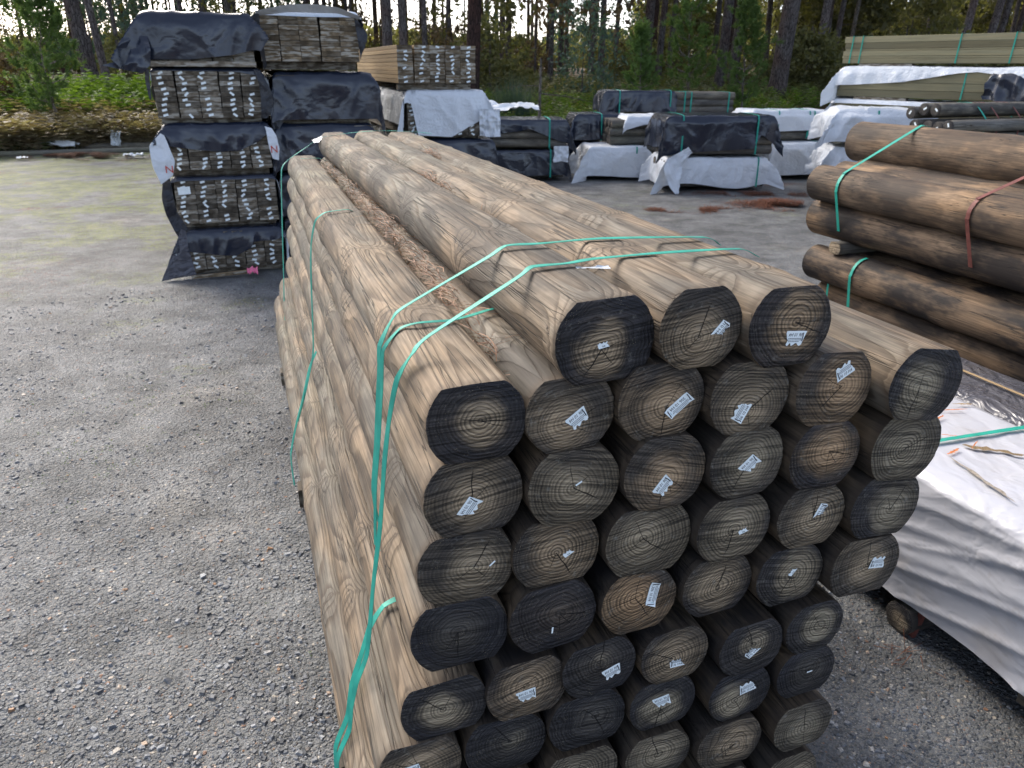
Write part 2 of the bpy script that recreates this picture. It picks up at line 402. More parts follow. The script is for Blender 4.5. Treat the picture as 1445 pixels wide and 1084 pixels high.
# ------------------------------------------------------------------ leaf-like materials
def mat_leaf(name, a, b, trans=.35, rough=.6):
    m = M(name); ge = m.t.nodes.new('ShaderNodeNewGeometry')
    oi = m.obinfo()
    f = ge.outputs['Random Per Island']
    c = m.mix(f, a, b)
    c = m.mix(1., c, m.comb(*[m.step(oi.outputs['Random'], 0., 1., .75, 1.3, False)]*3), 'MULTIPLY')
    m.fin(c, rough, None, .25)
    tr = m.n('BsdfTranslucent', {'Color': m.mix(1., c, (1.25, 1.3, .6), 'MULTIPLY')})
    mx = m.n('MixShader', {0: trans, 1: m.b.outputs[0], 2: tr.outputs[0]})
    m.t.links.new(mx.outputs[0], m.out.inputs[0])
    return m.m
MAT['needle'] = mat_leaf('pine_needles', (.08, .135, .04), (.17, .26, .08))
MAT['leaf_dark'] = mat_leaf('dark_forest_leaves', (.075, .078, .04), (.19, .18, .085), .5)
MAT['leaf_olive'] = mat_leaf('olive_scrub_leaves', (.08, .085, .035), (.19, .18, .07))
MAT['leaf_blue'] = mat_leaf('blue_green_gum_leaves', (.05, .085, .07), (.10, .15, .12))
MAT['leaf_brown'] = mat_leaf('dry_brown_scrub', (.07, .05, .03), (.17, .12, .07))
MAT['fern'] = mat_leaf('green_bracken', (.07, .13, .02), (.17, .26, .05), .4)
MAT['fern_dead'] = mat_leaf('dead_bracken', (.24, .17, .10), (.58, .50, .35), .3)
MAT['fern_dull'] = mat_leaf('dull_ground_plants', (.055, .075, .03), (.15, .15, .07), .35)
MAT['straw'] = mat_leaf('fallen_pine_needles', (.14, .065, .035), (.34, .19, .11), .1)
MAT['litter'] = mat_leaf('rust_brown_needle_litter', (.10, .035, .018), (.24, .10, .055), .1)
def mat_bark(name, a, b, red=(.1, .05, .035)):
    m = M(name); co = m.coord(); oi = m.obinfo()
    off = m.comb(m.math('MULTIPLY', oi.outputs['Random'], 13.), 0., m.math('MULTIPLY', oi.outputs['Random'], 27.))
    v = m.vmath('ADD', co, off)
    n = m.noise(m.vmath('MULTIPLY', v, (14., 14., 3.)), 1., 4, .65)
    vo = m.n('TexVoronoi', {'Vector': m.vmath('MULTIPLY', v, (16., 16., 4.)), 'Scale': 1.}, feature='DISTANCE_TO_EDGE').outputs[0]
    c = m.mix(m.step(n, .3, .7), a, b)
    c = m.mix(m.step(m.noise(v, .8, 2), .45, .7, 0., .5), c, red)
    c = m.mix(m.step(vo, 0., .12, .85, 0.), c, (.012, .01, .009))
    c = m.mix(1., c, m.comb(*[m.step(oi.outputs['Random'], 0., 1., .7, 1.3, False)]*3), 'MULTIPLY')
    h = m.math('ADD', m.math('MULTIPLY', n, .5), m.step(vo, 0., .25))
    return m.fin(c, .9, m.bump(h, .8, .03), .15)
MAT['bark'] = mat_bark('pine_bark', (.075, .064, .06), (.17, .15, .14))
MAT['bark_pale'] = mat_bark('pale_bark', (.16, .14, .12), (.28, .25, .21), (.2, .15, .11))
MAT['bark_red'] = mat_bark('red_brown_bark', (.045, .03, .026), (.09, .055, .045), (.12, .05, .035))

# ================================================================== GROUND
EX = [-80, -40, -12.4, -9.7, -2, 5, 20, 60]; EY = [-10, 8, 19.3, 21.6, 26, 27, 25, 20]
def yedge(x): return np.interp(x, EX, EY)
def gh(x, y):
    e = np.asarray(y)-yedge(x)
    h = 1.1*sstep(0, 12, e)+.012*np.clip(e-10, 0, 80)
    return h+np.where(e > -1, .06*sstep(-1, 2, e)*fbm(np.asarray(x)*.7, np.asarray(y)*.7, 0, 3), 0)+.012*fbm(np.asarray(x)*.5, np.asarray(y)*.5, 0, 8)*sstep(3, 7, np.hypot(x, y))
def make_ground():
    def axis(lo, hi, n, k):
        s = np.linspace(-1, 1, n); w = np.sign(s)*(np.abs(s)**k)
        return np.where(w < 0, -w*lo, w*hi)
    xs = axis(-500, 500, 170, 2.6); ys = axis(-60, 700, 190, 2.6)+12
    X, Y = np.meshgrid(xs, ys)
    Z = gh(X, Y)
    V = np.stack([X.ravel(), Y.ravel(), Z.ravel()], 1)
    ny, nx = X.shape
    i = np.arange(ny-1)[:, None]*nx+np.arange(nx-1)[None]
    F = np.stack([i, i+1, i+nx+1, i+nx], -1).reshape(-1, 4)
    e = (Y-yedge(X)).ravel()
    m = M('gravel_yard'); co = m.coord(); x, y, z = m.xyz(co)
    ed = m.n('Attribute', attribute_name='edge').outputs['Fac']
    # stones at three sizes
    cols = []; hs = []
    base = None
    for k, (s, amt) in enumerate(((52., 1.), (115., .8), (260., .7))):
        jv = m.vmath('ADD', co, m.vmath('SCALE', m.noise(co, s*.5, 1, col=True), .5/s))
        vo = m.n('TexVoronoi', {'Vector': m.vmath('MULTIPLY', jv, (1., 1., .3)), 'Scale': s})
        rc = m.xyz(vo.outputs['Color'])
        c = m.mix(rc[0], (.075, .08, .082), (.17, .178, .18))
        c = m.mix(m.step(rc[1], .93, .97), c, (.38, .34, .28))
        c = m.mix(m.step(rc[1], .02, .05, .8, 0.), c, (.26, .13, .07))
        edge = m.step(vo.outputs[0], .28, .62, 1., 0.)
        cols.append((c, edge, rc)); hs.append(m.math('MULTIPLY', edge, amt/s))
    fine = m.noise(co, 420., 2, .7)
    soil = m.mix(m.step(fine, .3, .7), (.10, .103, .103), (.19, .193, .19))
    base = m.mix(cols[2][1], soil, cols[2][0])
    p1 = m.noise(co, 9., 2); 
    base = m.mix(m.math('MULTIPLY', cols[1][1], m.step(cols[1][2][2], .35, .4)), base, cols[1][0])
    base = m.mix(m.math('MULTIPLY', cols[0][1], m.step(cols[0][2][2], .62, .66)), base, cols[0][0])
    # tan dust patches, moss, wet dark areas
    d1 = m.noise(co, .75, 4, .6)
    dust = m.step(d1, .55, .68)
    base = m.mix(m.math('MULTIPLY', dust, .30), base, (.25, .225, .185))
    d2 = m.noise(m.vmath('ADD', co, (31., 7., 0.)), .55, 3, .6)
    base = m.mix(m.step(d2, .5, .7, 0., .45), base, (.06, .06, .062))
    mo = m.noise(m.vmath('ADD', co, (3., 17., 0.)), .9, 5, .68)
    farm = m.step(y, 3., 15.)
    left = m.step(x, -5., -1., 1., .10)
    mthr = m.math('ADD', .60, m.math('MULTIPLY', m.math('MULTIPLY', farm, left), -.20))
    moss = m.step(m.math('SUBTRACT', mo, mthr), 0., .08)
    mf = m.noise(co, 26., 2)
    moss = m.math('MULTIPLY', moss, m.step(mf, .42, .6))
    carpet = m.math('MULTIPLY', m.math('MULTIPLY', m.step(y, 6., 14.), left), m.step(mo, .44, .62))
    carpet = m.math('MULTIPLY', carpet, m.step(m.noise(co, 6., 5, .8), .43, .56))
    base = m.mix(m.math('MULTIPLY', carpet, .8), base, m.mix(mf, (.10, .125, .02), (.20, .22, .045)))
    base = m.mix(m.math('MULTIPLY', moss, m.math('ADD', .3, m.math('MULTIPLY', m.math('MULTIPLY', farm, left), .55))), base, m.mix(mf, (.09, .115, .02), (.22, .24, .045)))
    li = m.noise(m.vmath('ADD', co, (8., 2., 0.)), .55, 3)
    base = m.mix(m.math('MULTIPLY', m.math('MULTIPLY', m.step(li, .66, .69), m.step(mf, .45, .6)), m.step(y, 7., 12.)), base, (.17, .085, .05))
    mt1 = m.noise(co, 2.3, 8, .78); base = m.mix(1., base, m.comb(*[m.step(mt1, .34, .66, .58, 1.42)]*3), 'MULTIPLY')
    # forest floor
    fl = m.noise(co, 1.1, 5, .65); fl2 = m.noise(co, 30., 2)
    floor = m.mix(m.step(fl, .42, .6), m.mix(fl2, (.12, .055, .03), (.24, .12, .07)), m.mix(fl2, (.045, .055, .02), (.12, .12, .045)))
    fe = m.step(m.math('ADD', ed, m.math('MULTIPLY', m.math('SUBTRACT', fl, .5), 3.)), -.3, .5)
    col = m.mix(fe, base, floor)
    h = m.math('ADD', hs[0], m.math('ADD', hs[1], hs[2]))
    nb = m.bump(m.math('ADD', m.math('MULTIPLY', h, 30.), m.math('MULTIPLY', fine, .1)), .9, .012)
    mt = m.fin(col, m.step(cols[2][2][1], 0., 1., .55, .85), nb, .35)
    me = mesh_np('ground', V, F, [mt], None, True, {'edge': ('POINT', e)})
    ob('ground', me, kind='structure', label='grey gravel yard with moss patches rising to a forest floor')
make_ground()

def make_stones():
    n = 95000
    lr = NR.uniform(0, 1, n)
    r = 1.2*(8.5/1.2)**lr; th = NR.uniform(math.radians(-62), math.radians(62), n)
    x = r*np.sin(th); y = r*np.cos(th)
    keep = (vn(x*3, y*3, 0, 5) > .28)
    # not under the big stacks
    qx, qy = x-PX, y-PY; t = qx*AX[0]+qy*AX[1]; u = qx*SX[0]+qy*SX[1]
    keep &= ~((t > -.02) & (t < 4.9) & (u > -.2) & (u < 1.0))
    keep &= ~((t > 7.5) & (u > -1.2) & (u < 1.0))
    x, y, r = x[keep], y[keep], r[keep]; n = len(x)
    big = NR.uniform(0, 1, n)
    s = (.0019+.0021*big+.0055*big**10)*(1+.12*r)
    s *= np.where(vn(x*1.1, y*1.1, 0, 9) > .55, 1.15, .85)
    cube = np.array([(-1,-1,-1),(1,-1,-1),(1,1,-1),(-1,1,-1),(-1,-1,1),(1,-1,1),(1,1,1),(-1,1,1)], float)
    fc = np.array([(0,3,2,1),(4,5,6,7),(0,1,5,4),(1,2,6,5),(2,3,7,6),(3,0,4,7)])
    V = cube[None]*np.ones((n, 1, 1))
    V = V*NR.uniform(.45, 1.1, (n, 8, 3)); V[:, 4:, :2] *= NR.uniform(.4, .85, (n, 1, 1))
    V[:, :, 0] *= NR.uniform(.8, 1.6, (n, 1)); V[:, :, 2] *= NR.uniform(.3, .65, (n, 1))
    a = NR.uniform(0, 6.28, n); tl = NR.normal(0, .25, n)
    ca, sa = np.cos(a)[:, None], np.sin(a)[:, None]
    zz = V[:, :, 2]+V[:, :, 0]*np.sin(tl)[:, None]
    xx = V[:, :, 0]*ca-V[:, :, 1]*sa; yy = V[:, :, 0]*sa+V[:, :, 1]*ca
    V = np.stack([xx*s[:, None]+x[:, None], yy*s[:, None]+y[:, None], (zz+.12)*s[:, None]+gh(x, y)[:, None]], -1).reshape(-1, 3)
    F = (fc[None]+8*np.arange(n)[:, None, None]).reshape(-1, 4)
    m = M('loose_stone'); ge = m.t.nodes.new('ShaderNodeNewGeometry'); f = ge.outputs['Random Per Island']
    ramp = m.n('ValToRGB', {0: f}); cr = ramp.color_ramp
    pts = [(0, (.06, .065, .07)), (.35, (.12, .125, .135)), (.7, (.19, .20, .21)), (.9, (.28, .29, .30)), (.955, (.34, .31, .26)), (.975, (.32, .17, .08)), (1, (.5, .47, .42))]
    cr.elements[0].position = 0; cr.elements[0].color = (*pts[0][1], 1); cr.elements[1].position = 1; cr.elements[1].color = (*pts[-1][1], 1)
    for p, c in pts[1:-1]: e = cr.elements.new(p); e.color = (*c, 1)
    n_ = m.noise(m.coord(), 160., 2)
    c = m.mix(1., ramp.outputs[0], m.comb(*[m.step(n_, .3, .7, .75, 1.2)]*3), 'MULTIPLY')
    mt = m.fin(c, .62, m.bump(n_, .3, .002), .4)
    ob('gravel_stones', mesh_np('gravel_stones', V, F, [mt], None, False), kind='stuff', label='loose grey gravel chips scattered over the yard')
make_stones()

# ================================================================== MAIN LOG STACK
def log_mesh(name, w, h, L, seed, rings=34, N=44, tipd=.012, taper=.96, phase=0., period=.75, roundy=False, mats=None, bend=.006, bulge=.006):
    """log along +Y from y=0; flat top and bottom at +-h/2"""
    R = w/2; rs = np.random.RandomState(seed)
    a = np.arange(N)/N*2*PI
    ys = np.concatenate([[0, .006], np.linspace(.03, L-.02, rings-3), [L]])
    V = []
    for k, y in enumerate(ys):
        tp = 1+(taper-1)*y/L
        rr = R*tp*(1+.022*(vn(np.cos(a)*1.3+5, np.sin(a)*1.3, y*1.4+seed*3.1, seed)-.5)*2)
        d = abs(((y+phase) % period)-0) ; d = min(d, period-d)
        rr = rr*(1+bulge/R*math.exp(-(d/.045)**2)*(vn(np.cos(a)*1.5+9, np.sin(a)*1.5, seed*1.7, seed+2)+.2))
        rr = rr+.0016*(vn(np.cos(a)*9, np.sin(a)*9, y*3, seed+3)-.5)
        if k == 0: rr = rr-.0006-.0022*vn(a*11, seed*1.7, 0, seed+8)**2
        x = np.cos(a)*rr; z = np.sin(a)*rr
        hh = h/2*tp
        if not roundy:
            lim = hh+.0015*(vn(x*14, y*2.5, 0, seed+5)-.5)*2
            z = np.clip(z, -lim, lim)
            if k == 0: z *= .997
        bx = bend*math.sin(y/L*PI)*(vn(seed*1.3, .5, .2, 4)-.5)*2+.006*(vn(y*.9, seed, 0, 6)-.5)
        V.append(np.stack([x+bx, np.full(N, y), z], 1))
    V = np.concatenate(V); nr = len(ys); F = []; mi = []; sm = []
    i = np.arange(nr-1)[:, None]*N; j = np.arange(N)[None]; j2 = (j+1) % N
    Q = np.stack([i+j, i+N+j, i+N+j2, i+j2], -1).reshape(-1, 4)
    F = [tuple(q) for q in Q.tolist()]; mi = [0]*len(F); sm = [True]*len(F)
    # near cap with its own vertices
    def cap(y0, ring, flip):
        nonlocal V
        rim = V[ring*N:(ring+1)*N].copy(); c = rim.mean(0)
        base = len(V); rows = []
        for k, s in enumerate((1., .97, .82, .6, .36, .15)):
            q = c+(rim-c)*s
            if k == 0: q[:, 1] += 0
            else: q[:, 1] = y0-(-1 if flip else 1)*(.0008+.0014*(vn(q[:, 0]*40, q[:, 2]*40, seed, 7)))
            rows.append(q)
        cc = c.copy(); V = np.concatenate([V]+rows+[cc[None]])
        for k in range(5):
            for j in range(N):
                j2 = (j+1) % N; f = (base+k*N+j, base+k*N+j2, base+(k+1)*N+j2, base+(k+1)*N+j)
                F.append(f if not flip else f[::-1]); mi.append(1); sm.append(k > 0)
        ce = base+6*N
        for j in range(N):
            f = (base+5*N+j, base+5*N+(j+1) % N, ce); F.append(f if not flip else f[::-1]); mi.append(1); sm.append(True)
    cap(0., 0, False); cap(L, nr-1, True)
    return mesh_np(name, V, F, mats or [MAT['side'], MAT['end']], mi, sm)

# --- printed tags -------------------------------------------------
def text_mesh(body, size):
    cu = bpy.data.curves.new('txt', 'FONT'); cu.body = body; cu.size = size; cu.align_x = 'CENTER'; cu.align_y = 'CENTER'; cu.resolution_u = 2
    o = bpy.data.objects.new('txt', cu); COL.objects.link(o)
    dg = bpy.context.evaluated_depsgraph_get(); me = bpy.data.meshes.new_from_object(o.evaluated_get(dg))
    V = [tuple(v.co) for v in me.vertices]; F = [tuple(p.vertices) for p in me.polygons]
    bpy.data.objects.remove(o); bpy.data.curves.remove(cu); bpy.data.meshes.remove(me)
    return V, F
TAGK = {'full': (.066, .027, (0, 0), '306 10 H4'), 'torn': (.050, .027, (.012, -.010), '06 10 H4'), 'small': (.040, .024, (.012, .008), '10 H4'), 'scrap': (.024, .013, (.004, .006), '06'), 'sliver': (.017, .004, (.002, .001), None)}
def curl(x, z, k):
    return -.0016-.0022*(vn(x*26+3*k, z*30, k, 3+k))-.004*max(0, abs(x)-.024)/.012
def tag_meshes(kind, k):
    w, h, (cx, cz), txt = TAGK[kind]
    nx, nz = 12, 5; rs = np.random.RandomState(k*7+len(kind)); V = []; F = []
    sk = rs.uniform(-.25, .25)
    for i in range(nx+1):
        for j in range(nz+1):
            x = (i/nx-.5)*w; z = (j/nz-.5)*h
            if kind in ('torn', 'small', 'scrap'):
                if x > 0: x -= cx*(j/nz)*(x/(w/2)); 
                if x > 0 and i == nx: x += rs.uniform(-.0025, .0025)
                if j == nz: z -= cz*(.5+.5*math.sin(i*1.3+k))*.7
            x += sk*z
            V.append((x, curl(x, z, k), z))
    for i in range(nx):
        for j in range(nz):
            a = i*(nz+1)+j; F.append((a, a+nz+1, a+nz+2, a+1))
    # thickness
    n = len(V); V2 = V+[(x, y+.0005, z) for x, y, z in V]; F2 = F+[tuple(n+i for i in f[::-1]) for f in F]
    tag = mesh_np('label_tag', V2, F2, [MAT['tag']], None, True)
    if not txt: return tag, None
    mb = MB()
    tv, tf = text_mesh(txt, h*.42)
    sgx = .86*w*(.8 if kind != 'full' else .74)/max(1e-6, max(v[0] for v in tv)-min(v[0] for v in tv))
    sgx = min(sgx, 1.4)
    def put(vs, fs, ox, oz, s=1., m=0):
        mb.add([(v[0]*s+ox+sk*(v[1]+oz), curl(v[0]*s+ox, v[1]+oz, k)-.0007, v[1]+oz) for v in vs], fs, m)
    put(tv, tf, 0, -h*.2, sgx)
    if kind != 'scrap':
        for r_, (fr, oz) in enumerate(((.30, .36), (.42, .22), (.36, .09))):   # illegible fine lines
            x = -fr*w
            while x < fr*w*.8:
                l = rs.uniform(.0012, .003); mb.add([(x+sk*oz*h, curl(x, oz*h, k)-.0007, oz*h), (x+l+sk*oz*h, curl(x+l, oz*h, k)-.0007, oz*h), (x+l+sk*oz*h, curl(x+l, oz*h, k)-.0007, oz*h+.0013), (x+sk*oz*h, curl(x, oz*h, k)-.0007, oz*h+.0013)], [(0, 1, 2, 3)], 0); x += l+.0006
        bars = [-1, 1] if kind == 'full' else [-1]
        for sgn in bars:
            bx = sgn*(w/2-.0045)
            for q in range(6):
                z0 = -h*.36+q*h*.12; j = rs.uniform(-.0005, .0005)
                mb.add([(bx-.0011+j, curl(bx, z0, k)-.0009, z0), (bx+.0011+j, curl(bx, z0, k)-.0009, z0), (bx+.0011+j, curl(bx, z0+h*.12, k)-.0009, z0+h*.12), (bx-.0011+j, curl(bx, z0+h*.12, k)-.0009, z0+h*.12)], [(0, 1, 2, 3)], 0)
        if kind == 'full':
            for q in range(3): mb.add([(w/2-.009, curl(w/2-.009, h*.1*q, k)-.0007, h*(.1*q)), (w/2-.0075, curl(w/2-.008, h*.1*q, k)-.0007, h*(.1*q)), (w/2-.0075, curl(w/2-.008, h*.1*q, k)-.0007, h*(.1*q+.06)), (w/2-.009, curl(w/2-.009, h*.1*q, k)-.0007, h*(.1*q+.06))], [(0, 1, 2, 3)], 1)
    return tag, mb.mesh('print', [MAT['ink'], MAT['inkblue']])
TAGC = {}
def add_tag(parent, x, z, deg, kind, k, y=0.):
    kk = (kind, k % 3)
    if kk not in TAGC: TAGC[kk] = tag_meshes(kind, k % 3)
    a, b = TAGC[kk]
    o = ob('label_tag', a, parent, (x, y, z), (0, -math.radians(deg), 0))
    if b: ob('print', b, o)

# id: t, u, z, w, h, tag(dx,dz,deg,kind), rot, (dark,warm,stain), look
LOGS = {
'T1':(-0.019,0.272,1.588,0.203,.166,(-0.007,-0.007,8,'sliver2'),3,(.62,.35,.35),'navy-rimmed end with white scrap at its pith'),
'T2':(-0.034,0.477,1.600,0.190,.166,(0.050,-0.006,228,'small'),0,(.12,.35,.15),'olive brown end with torn tag at right edge'),
'T3':(-0.049,0.685,1.589,0.202,.166,(0.015,-0.023,175,'torn'),0,(.52,.6,.1),'dark brown end with a torn tag below its reddish pith'),
'T4':(-0.10,1.050,1.428,0.198,.168,None,-14,(.45,.0,.2),'untagged tilted grey-green end crossed by a pale diagonal ridge'),
'A1':(0.0,0.0,1.437,0.204,.160,None,2,(.66,.3,.15),'untagged end with black rim and pale round heart'),
'A2':(-0.014,0.203,1.430,0.194,.158,(0.013,-0.010,215,'torn'),3,(.1,.35,.35),'brown end with a torn tag tilted upward'),
'A3':(-0.029,0.407,1.440,0.199,.166,(0.042,-0.018,215,'full'),6,(.28,.55,.3),'brown end with a whole tag slanting off to its right'),
'A4':(-0.044,0.614,1.430,0.193,.163,(-0.016,-0.031,62,'torn'),0,(.35,.25,.3),'grey-brown end with steep tag and white smear'),
'A5':(-0.060,0.826,1.430,0.196,.166,(0.019,0.043,32,'torn'),-4,(.3,.75,.3),'brown end with orange heart and a tag near its top'),
'B1':(0.0,-0.007,1.264,0.208,.162,(-0.012,-0.022,232,'torn'),2,(.25,.3,.2),'strongly ringed brown end with torn tag'),
'B2':(-0.015,0.215,1.257,0.206,.168,(0.011,0.009,30,'sliver'),0,(.1,.15,.4),'grey end with pale centre and only a staple mark'),
'B3':(-0.030,0.428,1.265,0.195,.170,(-0.006,-0.030,235,'torn'),-3,(.22,.6,.4),'brown end with a steep torn tag just under its pith'),
'B4':(-0.045,0.631,1.265,0.189,.164,(0.002,-0.003,218,'torn'),5,(.3,.05,.35),'grey streaky end with a tag over its centre'),
'B5':(-0.060,0.836,1.258,0.190,.162,None,-6,(.4,.8,.3),'untagged end with a warm brown heart and black rim'),
'B6':(-0.078,1.058,1.254,0.202,.163,None,-8,(.2,.0,.3),'untagged greenish grey end with a knot on its left side'),
'C1':(0.0,-0.024,1.086,0.214,.164,(0.059,0.0,40,'sliver'),2,(.28,.2,.25),'grey-brown end scratched with pale lines'),
'C2':(-0.013,0.183,1.092,0.203,.160,(0.027,-0.008,30,'scrap'),3,(.2,.45,.4),'brown speckled end with a small square tag scrap'),
'C3':(-0.029,0.406,1.088,0.212,.166,None,0,(.02,.12,.4),'untagged light grey end with dense even rings'),
'C4':(-0.044,0.617,1.092,0.192,.160,(0.025,-0.010,15,'scrap'),4,(.3,.1,.35),'grey end with bluish top and a tiny tag scrap'),
'C5':(-0.059,0.826,1.090,0.188,.160,(0.029,0.014,245,'small'),0,(.12,.25,.3),'olive grey end with a narrow upright tag'),
'C6':(-0.077,1.042,1.088,0.202,.158,None,-4,(.4,.0,.3),'untagged black-green end with crisp concentric rings'),
'D1':(0.0,-0.041,0.915,0.220,.166,None,3,(.97,.0,.2),'untagged blue-black end'),
'D2':(-0.012,0.180,0.916,0.206,.170,(-0.007,-0.035,80,'sliver'),9,(.85,.45,.4),'blue-black end with a crack below its reddish pith'),
'D3':(-0.027,0.392,0.915,0.190,.158,(0.037,0.017,258,'full'),4,(.0,.95,.7),'orange-brown streaked end with a whole tag standing upright'),
'D4':(-0.042,0.598,0.925,0.184,.156,None,5,(.42,.3,.5),'untagged dark brown end set back in shade'),
'D5':(-0.057,0.800,0.922,0.188,.158,(0.004,0.011,50,'scrap'),6,(.55,.1,.5),'slate grey end with a tag scrap at its centre'),
'D6':(-0.074,1.012,0.918,0.208,.158,(0.038,0.004,-6,'torn'),-3,(.12,.25,.4),'grey-brown end with tag at right of its centre'),
'E1':(0.0,-0.085,0.705,0.198,.150,None,8,(.62,.1,.1),'untagged ragged black-ringed end with a dark drip'),
'E2':(-0.008,0.120,0.716,0.200,.158,(-0.007,-0.015,185,'torn'),5,(.4,.45,.7),'dark brown end with a level torn tag'),
'E3':(-0.021,0.304,0.738,0.190,.150,(0.026,-0.021,194,'torn'),12,(.8,.1,.8),'blue-black end with a tag low at right'),
'E4':(-0.036,0.506,0.730,0.184,.150,(0.004,-0.025,-5,'small'),9,(.35,.35,.6),'densely ringed end with small low tag'),
'E5':(-0.052,0.722,0.712,0.184,.150,(-0.002,-0.011,35,'small'),8,(.75,.1,.8),'charcoal end with a curved tag by its centre'),
'E6':(-0.065,0.908,0.735,0.172,.146,None,5,(.65,.0,.6),'untagged black-green end'),
'F1':(0.0,-0.151,0.543,0.200,.150,(-0.024,0.004,185,'torn'),0,(.3,.35,.1),'brown end with a tag near its top edge'),
'F2':(-0.005,0.068,0.548,0.204,.154,None,0,(.88,.0,.5),'untagged slate-blue end with a short crack'),
'F3':(-0.019,0.278,0.574,0.196,.156,None,8,(.92,.0,.6),'untagged smooth navy end with a square dark patch'),
'F4':(-0.034,0.484,0.574,0.186,.146,(-0.004,0.013,185,'torn'),5,(.6,.0,.6),'blue-grey end with a level tag at its centre'),
'F5':(-0.051,0.705,0.557,0.182,.146,(0.026,0.015,5,'torn'),10,(.6,.05,.6),'grey-black end with a white-smeared lower rim and a tag'),
'F6':(-0.065,0.905,0.584,0.176,.142,(0.010,0.002,0,'sliver'),6,(1.,.0,.8),'jet black end with only a sliver of tag'),
'G1':(0.0,-0.200,0.375,0.198,.152,None,0,(.4,.2,.1),'untagged brown end low at the bottom edge'),
'G2':(-0.003,0.041,0.377,0.204,.153,None,4,(.5,.1,.3),'untagged grey end low in the stack'),
'G3':(-0.019,0.266,0.392,0.204,.154,None,4,(.3,.1,.3),'untagged greenish end low in the stack'),
'G4':(-0.034,0.481,0.398,0.186,.146,None,6,(.12,.1,.3),'untagged greenish grey end with dark ring grooves on its top'),
'G5':(-0.050,0.698,0.388,0.190,.152,None,8,(.05,.35,.4),'untagged brown-grey end with a small crack'),
'G6':(-0.067,0.918,0.400,0.185,.152,None,10,(.0,.0,.35),'untagged pale grey end with wavy rings'),
'H1':(0.0,-0.205,0.197,0.200,.150,None,0,(.4,.2,.2),'bottom-row end in the leftmost corner'),
'H2':(0.0,0.01,0.197,0.200,.150,None,0,(.4,.2,.2),'bottom-row end one in from the left corner'),
'H3':(0.0,0.23,0.197,0.200,.150,None,0,(.3,.2,.2),'bottom-row end near the middle'),
'H4':(-0.031,0.443,0.200,0.188,.150,None,0,(.3,.2,.2),'bottom-row end right of the middle'),
'H5':(-0.050,0.690,0.205,0.190,.152,None,5,(.2,.1,.2),'bottom-row end one in from the right corner'),
'H6':(-0.069,0.905,0.215,0.178,.150,None,8,(.15,.1,.3),'untagged grey end peeping out lowest at the right'),
}
RN = {'T': 'topmost row', 'A': 'second row', 'B': 'third row', 'C': 'fourth row', 'D': 'fifth row', 'E': 'sixth row', 'F': 'seventh row', 'G': 'eighth row', 'H': 'bottom row'}
PHASE = {'T1': .0, 'A1': .2, 'T2': .35, 'T3': .6}
def main_stack():
    k = 0
    for key, (t, u, z, w, h, tg, rot, (dk, wm, stn), look) in LOGS.items():
        k += 1; stn = min(1, stn+.35)
        row, c = key[0], int(key[1]); L = 4.36+rnd.uniform(-.06, .12) if row in 'TA' else 4.6+rnd.uniform(-.08, .12)
        vis = c == 1 or row == 'T' or key in ('A2', 'T4')
        ph = PHASE.get(key, rnd.uniform(0, .75))
        per = .75
        me = log_mesh('log', w*1.045, h*1.065, L, k*3+1, rings=90 if vis else 14, N=72 if vis else 64, phase=ph, bulge=.009 if vis else .003, bend=.012 if row != 'T' else .006,
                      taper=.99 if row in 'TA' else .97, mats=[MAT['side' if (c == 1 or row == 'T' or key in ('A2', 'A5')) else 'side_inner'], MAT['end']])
        lk = look.split()
        where = RN[row]
        order = {'T': ['', 'first', 'second', 'third'], }.get(row, ['', 'first', 'second', 'third', 'fourth', 'fifth', 'sixth'])
        lab = f"log, {look}, {order[c]} in {where}" if key != 'T4' else "log with tilted grey-green end and diagonal ridge, right shoulder of the big stack"
        if len(lab.split()) > 16: print('LONG', lab)
        yaw = 0.
        if row == 'T': yaw = {1: .012, 2: .008, 3: .004, 4: 0}[c]
        o = ob('log', me, None, P(t+rnd.uniform(-.006, .006), u, z), (0, -math.radians(rot)*.6, RZ+yaw), lab, 'log', 'logs of the big strapped stack in front', color=(dk, wm, stn, ph))
        if tg:
            kind = tg[3] if tg[3] != 'sliver2' else 'scrap'
            add_tag(o, tg[0], tg[1], tg[2]+math.degrees(-math.radians(rot)*.6)*0, kind, k)
main_stack()
# bearers under the stack
for i, t in enumerate((.45, 2.2, 3.9)):
    me = bevel_box_mesh('timber_bearer', 1.34, .10, .10, .006, [MAT['board_dark'], MAT['board_end']])
    ob('timber_bearer', me, None, P(t, -.32, .012), RZ, ['square timber bearer under the near end of the log stack', 'square timber bearer under the middle of the log stack', 'square timber bearer under the far end of the log stack'][i], 'bearer', 'bearers under the big log stack')

